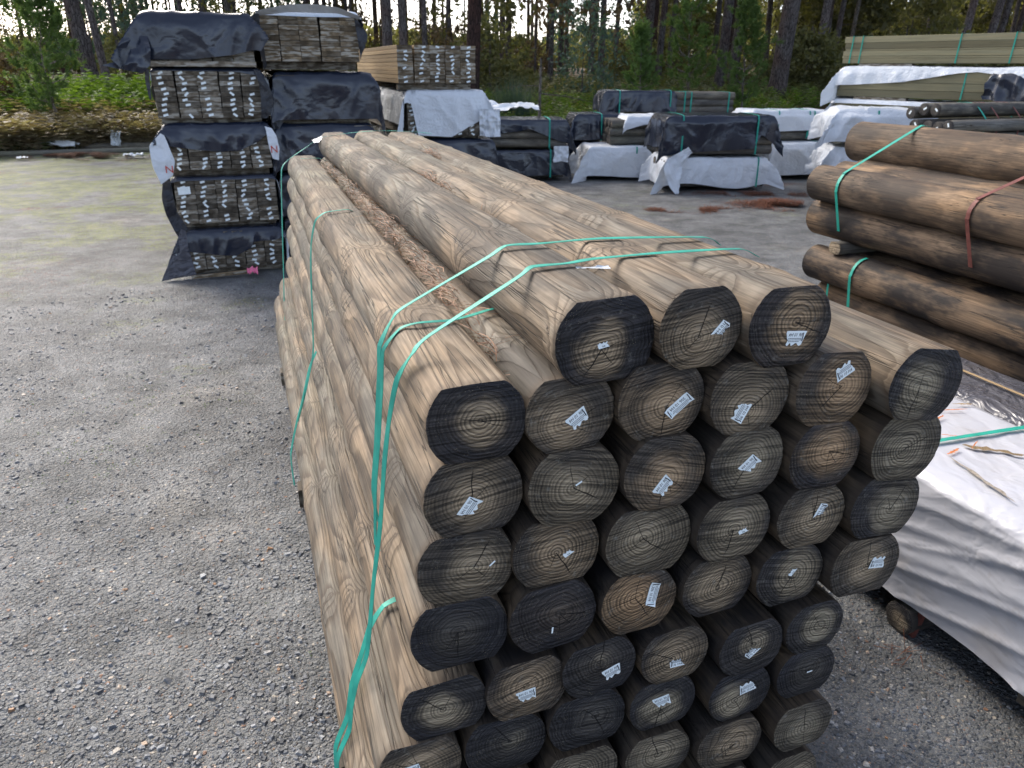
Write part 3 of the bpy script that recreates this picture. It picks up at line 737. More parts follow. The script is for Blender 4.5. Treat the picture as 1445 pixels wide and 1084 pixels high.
# --- straps of the main stack -------------------------------------
def yard_ribbon(name, pts, w, label, cat, mat='strap', group=None, parent=None, wpts=True, th=.0012):
    # normals point away from the stack's middle (u .45, z .8)
    W = [P(p[0], p[1]-(.006 if p[2] < 1.5 else 0), p[2]+(.0085 if p[2] > 1.5 else 0)) for p in pts]
    nr = []
    for p in pts:
        if len(p) > 3: n = p[3]
        elif p[2] > 1.53 and p[1] > .2: n = (0, 0, 1)
        elif p[2] > 1.49: n = (-.5, 0, .85)
        else: n = (-.92, -.38, .1)
        nr.append((AX[0]*n[1]+SX[0]*n[0], AX[1]*n[1]+SX[1]*n[0], n[2]))
    me = ribbon(name, W, nr, w, th, [MAT[mat]])
    return ob(name, me, parent, label=label, cat=cat, group=group)
GS = 'green straps around the big log stack'
yard_ribbon('strap', [(.262,.815,1.655),(.262,.76,1.678),(.256,.552,1.684),(.246,.357,1.684),(.245,.289,1.678),(.246,.205,1.676),(.225,.165,1.66),(.178,-.055,1.558),(.165,-.092,1.528),(.215,-.113,1.46),(.25,-.129,1.354),(.25,-.146,1.247),(.25,-.166,1.076),(.25,-.192,.916),(.25,-.222,.702),(.25,-.256,.61),(.25,-.272,.543),(.25,-.285,.46),(.25,-.325,.36),(.25,-.325,.2),(.26,-.32,.10)],
            .017, 'green strap nearest the log ends, crossing the top three logs and dropping down the side', 'strap', group=GS)
yard_ribbon('strap', [(.41,.80,1.655),(.413,.75,1.678),(.441,.469,1.686),(.455,.30,1.680),(.465,.215,1.678),(.447,.16,1.655),(.45,-.055,1.545),(.45,-.085,1.515),(.45,-.112,1.46),(.45,-.118,1.381),(.45,-.136,1.206),(.45,-.152,1.061),(.45,-.148,.98),(.45,-.130,.915),(.45,-.14,.86)],
            .017, 'green strap running beside the nearest one, second from the log ends', 'strap', group=GS)
yard_ribbon('strap', [(.50,.27,1.475,(0,0,1)),(.471,.200,1.516,(0,0,1)),(.42,.10,1.517,(0,0,1)),(.386,.05,1.522,(0,0,1)),(.384,-.032,1.524,(0,0,1)),(.39,-.075,1.512),(.42,-.108,1.46),(.42,-.117,1.36),(.42,-.135,1.2),(.43,-.15,1.06),(.43,-.16,.9)],
            .013, 'short green strap lying flat over the second-row log and under the top logs', 'strap', group=GS)
yard_ribbon('strap', [(2.05,.06,1.50,(0,0,1)),(2.02,.013,1.524,(0,0,1)),(2.0,-.085,1.52),(2.03,-.122,1.49),(2.05,-.147,1.386),(2.05,-.160,1.246),(2.05,-.18,.91),(2.06,-.205,.8),(2.1,-.24,.659),(2.1,-.28,.54)],
            .012, 'thin green strap over the left log halfway along the stack', 'strap', group=GS)
yard_ribbon('strap', [(4.15,.87,1.66),(4.18,.75,1.672),(4.2,.588,1.68),(4.15,.45,1.684),(4.1,.27,1.675),(4.0,.10,1.66),(4.0,.0,1.6),(4.,-.12,1.525),(4.,-.160,1.472),(4.,-.186,1.2),(4.,-.215,.819),(4.02,-.24,.5),(4.02,-.25,.2)],
            .014, 'green strap at the far end of the stack wrapping over a white pad', 'strap', group=GS)
yard_ribbon('strap', [(4.1,-.03,1.522,(0,0,1)),(4.12,.10,1.517,(0,0,1)),(4.2,.2,1.46,(0,0,1))], .013, 'short green strap lying flat at the far end, over the second-row log', 'strap', group=GS)
yard_ribbon('strap', [(.32,-.12,.80,(-.5,-.1,.8)),(.31,-.165,.790,(-.6,-.1,.8)),(.30,-.205,.74),(.29,-.235,.66),(.285,-.268,.57),(.285,-.285,.47),(.285,-.325,.37),(.285,-.33,.2),(.285,-.33,.1)],
            .018, 'wide green strap end sticking out low on the left side near the log ends', 'strap', group=GS)
yard_ribbon('strap', [(2.1,-.165,.88),(2.1,-.205,.799),(2.1,-.245,.66),(2.1,-.285,.54),(2.1,-.33,.37),(2.1,-.33,.2)],
            .014, 'green strap low on the left side, halfway down the stack', 'strap', group=GS)
# crumpled white plastic pads under straps
def rag_mesh(name, w, h, amp, seed, mats, n=14):
    rs = np.random.RandomState(seed); s = np.linspace(-1, 1, n)
    X, Y = np.meshgrid(s, s)
    k = 1+.25*(vn(X*1.5+seed, Y*1.5, 0, seed)-.5)
    Z = amp*(vn(X*2.2+seed, Y*2.2, 0, seed+1)+.6*ridge(X*3.4, Y*3.4+seed, 0, seed+2))
    V = np.stack([X*w/2*k, Y*h/2*k, Z], -1).reshape(-1, 3)
    i = np.arange(n-1)[:, None]*n+np.arange(n-1)[None]
    return mesh_np(name, V, np.stack([i, i+1, i+n+1, i+n], -1).reshape(-1, 4), mats, None, True)
def pad(t, u, z, w, h, amp, rot, seed, label, mat='rag'):
    return ob('plastic_pad', rag_mesh('plastic_pad', w, h, amp, seed, [MAT[mat]]), None, P(t, u, z), (rot[0], rot[1], RZ+rot[2]), label, 'plastic scrap', 'white plastic pads tucked under straps')
pad(.225, .345, 1.672, .075, .022, .006, (0, 0, -.15), 3, 'shredded white plastic under the near strap on the first top log')
#pad(.195, -.098, 1.498, .010, .07, .004, (1.2, 0, .2), 4, 'white frayed plastic under the near strap at the left log edge')
pad(4.30, .13, 1.62, .10, .10, .02, (.1, -.5, 0), 5, 'white plastic sheet wrapped on the far end of the first top log')
pad(.93, .96, 1.50, .05, .16, .014, (0, .35, .1), 6, 'torn white plastic lying between the top right log and the shoulder log')

# pine needle litter caught between logs
def needles(name, paths, n, L, spread, zs, label, mat='straw', seed=1, wid=.0014):
    rs = np.random.RandomState(seed); V = []; F = []
    for _ in range(n):
        a, b, wd = paths[rs.randint(len(paths))]; f = rs.rand()
        p = np.array(a)*(1-f)+np.array(b)*f
        d = rs.normal(0, wd)
        t, u, z = p; u += d; t += rs.normal(0, .03)
        th = rs.normal(1.2 if rs.rand() < .5 else -.6, .8); ln = L*rs.uniform(.5, 1.1)
        cv = rs.normal(0, 1.4); pitch = rs.normal(.1, .28)
        q = np.array([t, u, z+abs(rs.normal(0, zs))]); b0 = len(V)
        for k in range(5):
            V.append(P(q[0]-0, q[1]-wid/2*abs(math.cos(th))-wid/2, q[2])); V.append(P(q[0]+wid/2*abs(math.sin(th)), q[1]+wid/2, q[2]+wid*.6))
            st = ln/4
            q = q+np.array([math.cos(th)*math.cos(pitch), math.sin(th)*math.cos(pitch), math.sin(pitch)])*st
            th += cv*st*5; pitch -= .22
        for k in range(4): F.append((b0+2*k, b0+2*k+1, b0+2*k+3, b0+2*k+2))
    return ob(name, mesh_np(name, V, np.array(F), [MAT[mat]], None, False), kind='stuff', label=label)
needles('fallen_pine_needles', [((.12, .118, 1.468), (1.2, .135, 1.49), .012), ((.3, .125, 1.485), (2.6, .13, 1.5), .015), ((1.2, .13, 1.50), (2.2, .12, 1.51), .024), ((2.4, .12, 1.50), (3.9, .11, 1.5), .02)], 720, .13, .016, .022, 'dry brown pine needles caught between the left logs')
needles('fallen_pine_needles', [((.9, .375, 1.62), (3.6, .40, 1.63), .012), ((1.6, .38, 1.64), (2.1, .38, 1.65), .02), ((2.7, .58, 1.65), (3.0, .59, 1.66), .02)], 420, .08, .02, .01, 'sparse dry needles in the groove between the top logs', seed=5)

# ================================================================== SLEEPER PACKS
BM = {}
def board_mesh(hh, L, side, end, w=.196):
    k = (hh, L, side, end, w)
    if k not in BM: BM[k] = bevel_box_mesh('board', w, L, hh-.003, .004, [MAT[side], MAT[end]])
    return BM[k]
tagq = mesh_np('label_tag', [(-.024, 0, -.009), (.024, 0, -.012), (.026, 0, .010), (-.022, 0, .012), (-.024, .001, -.009), (.024, .001, -.012), (.026, .001, .010), (-.022, .001, .012)],
               [(0, 1, 2, 3), (7, 6, 5, 4), (0, 4, 5, 1), (1, 5, 6, 2), (2, 6, 7, 3), (3, 7, 4, 0)], [MAT['tag']], None, False)
def sleeper_pack(loc, rz, rows, label, cols=5, L=3.6, side='board_dark', end='board_end', tags=.9, seed=0, bw=.2, group='packs of sawn timber sleepers', bearer=True, jit=.012, gap=.003):
    rs = random.Random(seed)
    root = ob('timber_pack', None, None, loc, rz, label, 'timber pack', group)
    if bearer:
        for y in (.15, L/2, L-.3):
            ob('bearer', board_mesh(.075, .09, 'board_dark', 'board_end', cols*bw-.03), root, (.01, y, -.078))
    for c in range(cols):
        z = 0.; xoff = c*(bw+gap)+rs.uniform(-.003, .003); lean = rs.uniform(-.01, .01); tx0 = rs.uniform(.06, .12)
        zt = sum(rows); 
        rr = rows[:]; 
        if rs.random() < .5: rs.shuffle(rr)
        for r, hh in enumerate(rr):
            y = rs.uniform(-jit, jit)
            o = ob('board', board_mesh(hh, L, side, end, bw-.004), root, (xoff+lean*z/zt+rs.uniform(-.003, .003), y, z))
            if rs.random() < tags:
                tx0 = min(max(tx0+rs.uniform(-.022, .022), .03), .16)
                ob('label_tag', tagq, o, (tx0, -.003, hh/2+rs.uniform(-.006, .006)), (0, rs.uniform(-.9, .9) if rs.random() < .5 else -.3, 0))
            z += hh
    return root

# ---------- draped plastic
def drape(name, W, L, H, front, back, left, right, mat, loc, rz, label, seed=0, amp=.02, fold=.03, na=70, nb=80, group=None, flare=.35, flare_r=None, lift=.012, rim=.0, cat='plastic cover', ylim=None, bulge=0., bscale=1.):
    """sheet lying on a W x L box top at height H (local), overhanging; front/left.. are overhang lengths or functions of 0..1"""
    fn = lambda f: f if callable(f) else (lambda s, f=f: np.full_like(np.asarray(s, float), float(f)))
    front, back, left, right = map(fn, (front, back, left, right))
    def dens(n, lo, mid, hi):   # denser sampling in the overhangs
        return np.linspace(0, 1, n)
    a = np.linspace(0, 1, na); b = np.linspace(0, 1, nb)**1.35
    A, B = np.meshgrid(a, b)
    p = -left(B)+A*(W+left(B)+right(B)); q = -front(A)+B*(L+front(A)+back(A))
    el = np.maximum(0, -p); er = np.maximum(0, p-W); ef = np.maximum(0, -q); eb = np.maximum(0, q-L)
    ex = np.maximum(el, er); ey = np.maximum(ef, eb)
    drop = np.maximum(ex, ey)+.35*np.minimum(ex, ey)
    mn = np.minimum(ex, ey)
    flare = np.where(er > 0, flare if flare_r is None else flare_r, flare)
    x = np.clip(p, 0, W)+np.where(er > 0, 1, -1)*np.where(ex > 0, 1, 0)*(lift+flare*mn)
    y = np.clip(q, 0, L)+np.where(eb > 0, 1, -1)*np.where(ey > 0, 1, 0)*(lift+flare*mn)
    z = H-drop+lift*(drop <= 0)
    # soft shoulder
    sh = np.exp(-(np.minimum(np.abs(p), np.abs(p-W))/.03)**2)*(drop < .05)
    z -= .012*sh
    # folds on hanging parts
    d2 = sstep(0, .18, drop)
    f1 = ridge(p*7*bscale+1.3*vn(q*2, p*2, 0, seed), q*1.1*bscale+seed, 0, seed+1)
    f2 = ridge(q*7*bscale+1.3*vn(p*2, q*2, 0, seed), p*1.1*bscale+seed, 0, seed+2)
    dia = .6*ridge((p+q)*3.2*bscale+.8*vn(p*3,q*3,0,seed+8), (p-q)*1.1*bscale+seed, 0, seed+4)**2+.5*ridge((p-q*.6)*2.3*bscale, (p+q)*.9*bscale+seed, 0, seed+14)**2
    n = fbm(p*1.5*bscale+seed*.7, q*1.5*bscale, drop*1.2, seed+7, 2)
    outx = np.where(er > 0, 1., np.where(el > 0, -1., 0.)); outy = np.where(eb > 0, 1., np.where(ef > 0, -1., 0.))
    dy = outy*(fold*.7*f1**2*d2+amp*1.5*(dia-.3)*sstep(0, .1, ey)+amp*.8*(n+.5)*sstep(0, .1, ey)+bulge*np.sin(np.clip(ey/np.maximum(front(A), .01), 0, 1)*PI))
    dx = outx*(fold*.7*f2**2*d2+amp*1.5*(dia-.3)*sstep(0, .1, ex)+amp*.8*(n+.5)*sstep(0, .1, ex))
    y = y+dy; x = x+dx
    z = z+np.where(drop <= .001, amp*.55*(n+.25)+amp*.5*ridge(p*5+seed, q*2.2, 0, seed+9), 0)+amp*.3*n*(drop > 0)
    x = x+.4*amp*n*(ey > 0); 
    V = np.stack([x, y, z], -1).reshape(-1, 3)
    ny, nx = A.shape
    i = np.arange(ny-1)[:, None]*nx+np.arange(nx-1)[None]
    F = np.stack([i, i+1, i+nx+1, i+nx], -1).reshape(-1, 4)
    me = mesh_np(name, V, F, [MAT[mat]], None, True)
    return ob(name, me, None, loc, rz, label, cat, group)
def hem(base, amp, f, seed):
    return lambda s: base+amp*2*(vn(np.asarray(s)*f+seed, seed*.37, 0, seed)-.5)
def bez(*pts):
    xs = [p[0] for p in pts]; ys = [p[1] for p in pts]
    def f(s):
        s = np.asarray(s, float); r = np.interp(s, xs, ys); return r
    return f

def flap(loc, rz, A, B, mat, label, amp=.015, seed=0, cat='plastic flap', n=26, m2=18, sag=0.):
    A = np.array(A, float); B = np.array(B, float); t = np.linspace(0, 1, n); k = np.linspace(0, 1, len(A))
    a = np.stack([np.interp(t, k, A[:, i]) for i in range(3)], 1); b = np.stack([np.interp(t, k, B[:, i]) for i in range(3)], 1)
    for q in (a, b): q[1:-1] = (q[:-2]+2*q[1:-1]+q[2:])/4
    s = np.linspace(0, 1, m2)[None, :, None]; G = a[:, None]*(1-s)+b[:, None]*s
    x, y, z = G[..., 0], G[..., 1], G[..., 2]
    f = ridge(x*9+z*5, z*4-x*3, seed, seed)+.5*ridge(x*17, z*13, seed, seed+2)+.8*vn(x*5, z*5, seed, seed+5)
    G[..., 1] -= amp*(f-.8)*1.2+sag*np.sin(np.linspace(0, PI, m2))[None]; G[..., 0] += amp*.5*(vn(x*8, z*8, 3, seed)-.5)
    i = np.arange(n-1)[:, None]*m2+np.arange(m2-1)[None]
    return ob('cover_flap', mesh_np('cover_flap', G.reshape(-1, 3), np.stack([i, i+1, i+m2+1, i+m2], -1).reshape(-1, 4), [MAT[mat]], None, True), None, loc, rz, label, cat)
R50 = [.05]*9
GC = 'plastic covers on the tall left stacks'
def left_stacks():
    W5 = 1.012
    # nearest column, five packs
    spec = [(7.36, -1.105, .075, [.05]*7+[.045], 1), (7.40, -1.12, .555, [.05]*9, 2), (7.42, -1.13, 1.10, [.045]*7+[.05], 3), (7.42, -1.15, 1.605, [.05]*9, 4), (7.46, -1.185, 2.13, [.05]*8, 5)]
    labs = ['lowest sleeper pack of the left tower, half hidden by its dark cover', 'second sleeper pack from the ground in the left tower with a larger white tag', 'middle sleeper pack of the left tower under a sagging dark cover', 'fourth sleeper pack up the left tower with rows of white tags', 'topmost sleeper pack of the left tower wholly covered in black plastic']
    for (t, u, z, rows, sd), lb in zip(spec, labs):
        sleeper_pack(P(t, u, z), RZ, rows, lb, seed=sd, L=3.6, tags=.93 if sd < 5 else 0)
    # larger tag
    # covers
    drape('plastic_cover', W5, 3.6, .40, bez((0, .16), (.12, .2), (.3, .25), (.42, .27), (.52, .2), (.55, .13), (.7, .12), (.9, .04), (1, .05)), .05, bez((0, .12), (.06, .3), (.2, .42), (1, .4)), bez((0, .38), (1, .4)), 'tarp_blackout', P(7.36, -1.105, .075), RZ, 'dark plastic cover sagging over the lowest left pack, flap reaching the gravel', 11, .018, .03, group=GC, flare=.55)
    drape('plastic_cover', W5, 3.6, .46, .02, .05, bez((0, .20), (.1, .4), (1, .4)), bez((0, .42), (1, .4)), 'tarp_blackout', P(7.40, -1.12, .555), RZ, 'pale lining of a cover hanging at both sides of the second left pack', 12, .015, .04, group=GC, flare=.3)
    drape('plastic_cover', W5, 3.6, .47, bez((0, .13), (.15, .2), (.35, .24), (.5, .26), (.65, .25), (.8, .16), (.92, .03), (1, .02)), .05, bez((0, .14), (.08, .3), (.2, .4), (1, .4)), bez((0, .16), (.1, .36), (1, .4)), 'tarp_blackout', P(7.42, -1.13, 1.065), RZ, 'dark plastic cover swooping across the middle pack of the left tower', 13, .02, .03, group=GC, flare=.6)
    drape('plastic_cover', W5, 3.6, .455, bez((0, .01), (.6, .02), (.8, .06), (.95, .05), (1, .03)), .05, bez((0, .1), (.1, .4), (1, .4)), bez((0, .3), (.1, .45), (1, .4)), 'tarp_blackout', P(7.42, -1.15, 1.605), RZ, 'pale cover edge showing right of the fourth pack in the left tower', 14, .018, .05, group=GC, flare=.4)
    drape('plastic_cover', W5, 3.6, .42, bez((0, .40), (.2, .41), (.5, .405), (.8, .36), (1, .30)), .05, bez((0, .24), (.05, .36), (.2, .36), (1, .3)), bez((0, .06), (.1, .3), (1, .35)), 'tarp_black', P(7.44, -1.185, 2.135), RZ, 'black plastic cover over the topmost pack of the left tower', 15, .024, .03, group=GC, flare=.75, na=100, nb=90)
    ob('loose_board', board_mesh(.05, .2, 'board_dark', 'board_end', 1.0), None, P(7.33, -1.17, 2.085), RZ, 'weathered crosswise board under the topmost left pack', 'board')
    # second column behind and right
    sleeper_pack(P(7.62, -.105, 2.14), RZ, [.05]*9, 'uncovered sleeper pack with bright scuffed ends, top of the second tower', seed=21, tags=0, end='board_end_mid', L=3.6)
    drape('plastic_cover', 1.012, 3.6, .455, bez((0, .02), (.5, .03), (1, .03)), .05, bez((0, .3), (.1, .4), (1, .4)), bez((0, .1), (.05, .22), (.12, .26), (1, .35)), 'tarp_whiteout', P(7.62, -.105, 2.14), RZ, 'pale blue-white plastic draped over the top pack of the second tower', 22, .03, .05, group=GC, flare=.5)
    for z, lb, sd, u, t in ((1.56, 'glossy black-wrapped pack under the uncovered one in the second tower', 23, 0.0, 7.62), (1.05, 'black-wrapped pack third from the top in the second tower', 24, -.03, 7.60), (.55, 'black-wrapped pack low in the second tower beside the log stack', 25, -.03, 7.66), (.075, 'black-wrapped pack on the ground in the second tower', 26, -.03, 7.6)):
        sleeper_pack(P(t, u, z), RZ, [.05]*9, 'dark sleeper pack inside '+lb.split(' pack')[0]+' plastic'+{23: ', upper', 24: ', middle', 25: ', lower', 26: ', lowest'}[sd]+' of the second tower', seed=sd, tags=0)
        drape('plastic_cover', 1.012, 3.6, .455, hem(.455, .012, 3, sd), .3, .44, hem(.44, .02, 5, sd), 'tarp_black', P(t, u, z), RZ, lb, sd, .026, .028, group=GC, flare=.12, na=100, nb=90)
left_stacks()
# flaps of the covers: pale lining, in places with red print; coordinates across, back, up from the tower's front foot
def tower_flaps():
    L0 = P(7.36, 0, 0)
    def F(A, B, mat, label, amp=.015, seed=0, sag=0.): return flap(L0, RZ, A, B, mat, label, amp, seed, sag=sag)
    o = F([(-1.15, 0, 1.47), (-1.27, -.02, 1.36), (-1.27, -.02, 1.15), (-1.22, -.03, .98)], [(-1.12, .0, 1.45), (-1.10, .0, 1.36), (-1.06, -.01, 1.20), (-1.10, -.01, 1.06)], 'tarp_white', 'pale lining flap with red print left of the middle left pack', .02, 3)
    V, Fc = text_mesh('N', .10)
    ob('printed_letter', mesh_np('printed_letter', [(v[0]*1.1-1.12, -.045, v[1]+1.12) for v in V], Fc, [MAT['inkred']], None, False), o)
    o = F([(-.155, .0, 1.52), (-.14, -.01, 1.42), (-.13, -.01, 1.30), (-.11, -.01, 1.20)], [(-.09, .02, 1.50), (-.045, .0, 1.42), (-.03, .0, 1.30), (-.05, .0, 1.18)], 'tarp_white', 'pale lining flap with red letter N right of the middle left pack', .012, 4)
    ob('printed_letter', mesh_np('printed_letter', [(v[0]-.085, -.03, v[1]+1.29) for v in V], Fc, [MAT['inkred']], None, False), o)
    F([(-.20, .0, 2.06), (-.17, -.01, 1.95), (-.16, -.01, 1.8), (-.17, -.01, 1.66), (-.18, .0, 1.60)], [(-.14, .02, 2.05), (-.07, .0, 1.90), (-.04, .0, 1.76), (-.07, .0, 1.65), (-.12, .0, 1.60)], 'tarp_whiteout', 'blue-white flap bulging right of the fourth left pack', .02, 5)
    F([(-1.20, .0, 1.02), (-1.24, -.01, .85), (-1.22, -.01, .65), (-1.14, -.02, .44)], [(-1.13, .0, 1.03), (-1.13, .0, .85), (-1.11, .0, .68), (-1.02, -.01, .50)], 'tarp_whiteout', 'pale flap curling left of the second left pack', .015, 6)
    F([(-1.10, .0, .52), (-1.18, -.04, .36), (-1.28, -.08, .16), (-1.36, -.12, .01)], [(-1.06, .0, .50), (-1.06, -.01, .34), (-1.04, -.02, .18), (-1.02, -.03, .03)], 'tarp_grey', 'grey flap of the lowest cover reaching the gravel', .02, 7)
    F([(-1.22, .05, 2.38), (-1.32, .0, 2.24), (-1.46, -.06, 2.12), (-1.56, -.10, 2.09)], [(-1.14, .05, 2.36), (-1.12, -.01, 2.24), (-1.14, -.02, 2.10), (-1.22, -.03, 2.02)], 'tarp_black', 'black corner of the top cover stretched out to the left', .03, 8)
    F([(-1.20, .0, 2.06), (-1.215, .0, 1.95), (-1.21, .0, 1.85), (-1.20, .0, 1.78)], [(-1.165, .0, 2.06), (-1.175, .0, 1.95), (-1.18, .0, 1.85), (-1.185, .0, 1.78)], 'tarp_whiteout', 'thin torn strip hanging from the top left cover', .01, 9)
    F([(-.17, .1, 2.55), (-.20, .05, 2.42), (-.12, .05, 2.26), (-.10, .06, 2.06)], [(-.08, .2, 2.60), (-.09, .2, 2.46), (-.07, .2, 2.26), (-.06, .2, 2.10)], 'tarp_whiteout', 'pale sheet hanging between the two left towers', .02, 10)
    F([(-.12, .10, 2.60), (.2, .10, 2.665), (.45, .10, 2.675), (.7, .10, 2.65), (.93, .10, 2.56)], [(-.10, .22, 2.56), (.2, .22, 2.60), (.45, .22, 2.60), (.7, .22, 2.60), (.90, .22, 2.55)], 'tarp_white', 'arched pale sheet edge standing over the uncovered pack', .015, 13)
    F([(.86, .24, 2.58), (.88, .24, 2.45), (.89, .24, 2.3), (.90, .24, 2.16)], [(.94, .26, 2.50), (1.0, .26, 2.40), (.98, .26, 2.33), (.92, .26, 2.22)], 'tarp_whiteout', 'ragged pale sheet end at the right of the uncovered pack', .03, 11)
    F([(-.06, .26, 1.68), (-.08, .25, 1.60), (-.07, .24, 1.52), (-.05, .24, 1.44)], [(.03, .26, 1.62), (.05, .25, 1.56), (.03, .25, 1.48), (-.01, .24, 1.44)], 'tarp_whiteout', 'small pale scrap squeezed between the two left towers', .02, 12)
tower_flaps()
# bits on the ground by the tower
me = bevel_box_mesh('wooden_peg', .62, .05, .035, .006, [MAT['board_tan'], MAT['board_end_mid']])
V = np.array([v.co[:] for v in me.vertices]); V[:, 1] = .025+(V[:, 1]-.025)*np.clip(V[:, 0]/.15, .1, 1); me.vertices.foreach_set('co', V.astype(np.float32).ravel())
ob('wooden_peg', me, None, P(7.16, -1.06, .02), (0, -.03, RZ+.02), 'pointed wooden peg lying before the left tower', 'peg')
ob('pink_ribbon', rag_mesh('pink_ribbon', .11, .09, .05, 41, [MAT['pink']]), None, P(7.12, -.45, .05), (.5, .1, RZ), 'pink flagging tape tied at the foot of the left tower', 'ribbon')
ob('paper_label', mesh_np('paper_label', [(-.06,0,-.035),(.06,0,-.04),(.065,0,.035),(-.055,0,.04),(-.06,.002,-.035),(.06,.002,-.04),(.065,.002,.035),(-.055,.002,.04)], [(0,1,2,3),(7,6,5,4),(0,4,5,1),(1,5,6,2),(2,6,7,3),(3,7,4,0)], [MAT['tag']], None, False), None, P(7.375, -1.02, .90), (0, -.1, RZ), 'larger pale blue label on the second left pack', 'label')

# third tower: tagged tan pack on white and black wrapped packs
def third_tower():
    sleeper_pack(P(9.0, 1.57, 1.90), RZ, [.05]*9, 'open tan sleeper pack with white tags on its ends, crowning the third tower', seed=31, tags=.75, side='board_tan', end='board_end_mid', L=3.6)
    sleeper_pack(P(9.0, 1.67, 1.25), RZ, [.05]*10, 'sleeper pack mostly under a white sheet in the third tower', seed=32, tags=.9, end='board_end')
    drape('plastic_cover', 1.03, 3.6, .54, bez((0, .5), (.1, .5), (.19, .5), (.2, .12), (.26, .14), (.3, .53), (.55, .56), (.85, .28), (1, .30)), .1, .42, .35, 'tarp_white', P(9.0, 1.66, 1.26), RZ, 'white plastic sheet draped over a pack of the third tower', 33, .02, .03, group='plastic covers in the third tower', flare=.4, na=110)
    for z, lb, sd in ((.70, 'black-wrapped pack under the white-sheeted one in the third tower', 34), (.08, 'black-wrapped pack at the foot of the third tower', 35)):
        sleeper_pack(P(9.0, 1.80, z), RZ, [.05]*9, 'dark timber pack wrapped in black at the '+('upper' if sd == 34 else 'lower')+' base of the third tower', seed=sd, tags=0)
        drape('plastic_cover', 1.012, 3.6, .5, hem(.48, .015, 3, sd), .3, .44, hem(.44, .02, 5, sd), 'tarp_black', P(9.0, 1.80, z), RZ, lb, sd, .02, .02, group='plastic covers in the third tower', flare=.1)
    ob('cover_flap', rag_mesh('cover_flap', .28, .34, .07, 36, [MAT['tarp_white']], 24), None, P(8.9, 2.74, 1.42), (PI/2, 0, RZ-.3), 'bunched white plastic hanging at the right corner of the third tower', 'plastic flap')
    me = ribbon('strap', [P(8.985, 1.56, 2.37), P(9.2, 1.55, 2.37), P(9.25, 1.555, 1.9)], [(0, 0, 1), (-1, 0, 1), (-1, 0, 0)], .012, .0015, [MAT['rag']])
third_tower()

# ================================================================== POST BUNDLES
PM = {}
def post_mesh(d, L, key='side_grey', N=16):
    k = (d, L, key)
    if k not in PM: PM[k] = log_mesh('post', d, d*.9, L, int(d*1000)+int(L*10), rings=6, N=N, mats=[MAT[key], MAT['end']], bulge=.001, bend=.002, roundy=True)
    return PM[k]
def bundle(loc, rz, L, nx, nz, d, label, key='side_grey', seed=0, straps=(), group='bundles of short posts', W=None, sw=.018):
    """posts lying along local x (0..L), stacked back in y and up in z"""
    rs = random.Random(seed)
    root = ob('post_bundle', None, None, loc, rz, label, 'post bundle', group)
    for i in range(nx):
        for k in range(nz):
            if i not in (0, nx-1) and k not in (0, nz-1) and nz > 2: pass
            ob('post', post_mesh(d, L, key), root, (L+rs.uniform(-.03, .02), d*(i+.5), d*.9*(k+.5)+.0), (0, rs.uniform(-.02, .02), PI/2), color=(.8, .1, .35+.3*rs.random(), rs.random()))
    H = nz*d*.9; D = nx*d
    for x in straps:
        e = .012
        me = ribbon('strap', [(x, -e, .02), (x, -e, H*.5), (x, -e, H-.03), (x, .02, H+e), (x, D*.5, H+e), (x, D-.02, H+e), (x, D+e, H-.03)], [(0,-1,0),(0,-1,0),(0,-1,.3),(0,-.4,1),(0,0,1),(0,.3,1),(0,1,0)], sw, .002, [MAT['strap']], 3)
        ob('strap', me, root)
    return root
def wrap(loc, rz, W, D, H, mat, label, seed, front=None, left=None, right=None, amp=.03, fold=.04, flare=.3, group='plastic covers in the middle rows', straps=(), na=90, nb=70, back=.2):
    o = drape('plastic_cover', W, D, H, front if front is not None else hem(H*.95, .03, 4, seed), back, left if left is not None else hem(H*.9, .05, 4, seed+1), right if right is not None else hem(H*.9, .05, 4, seed+2), mat, loc, rz, label, seed, amp, fold, na, nb, group, flare, bscale=.8)
    for x in straps:
        e = .03
        me = ribbon('strap', [(x, -e-.02, .0), (x, -e-.02, H*.5), (x, -e-.012, H-.03), (x, .02, H+e), (x, D*.5, H+e+.01), (x, D-.02, H+e)], [(0,-1,0),(0,-1,0),(0,-1,.3),(0,-.4,1),(0,0,1),(0,.3,1)], .028, .002, [MAT['strap']], 3)
        ob('strap', me, o)
    return o
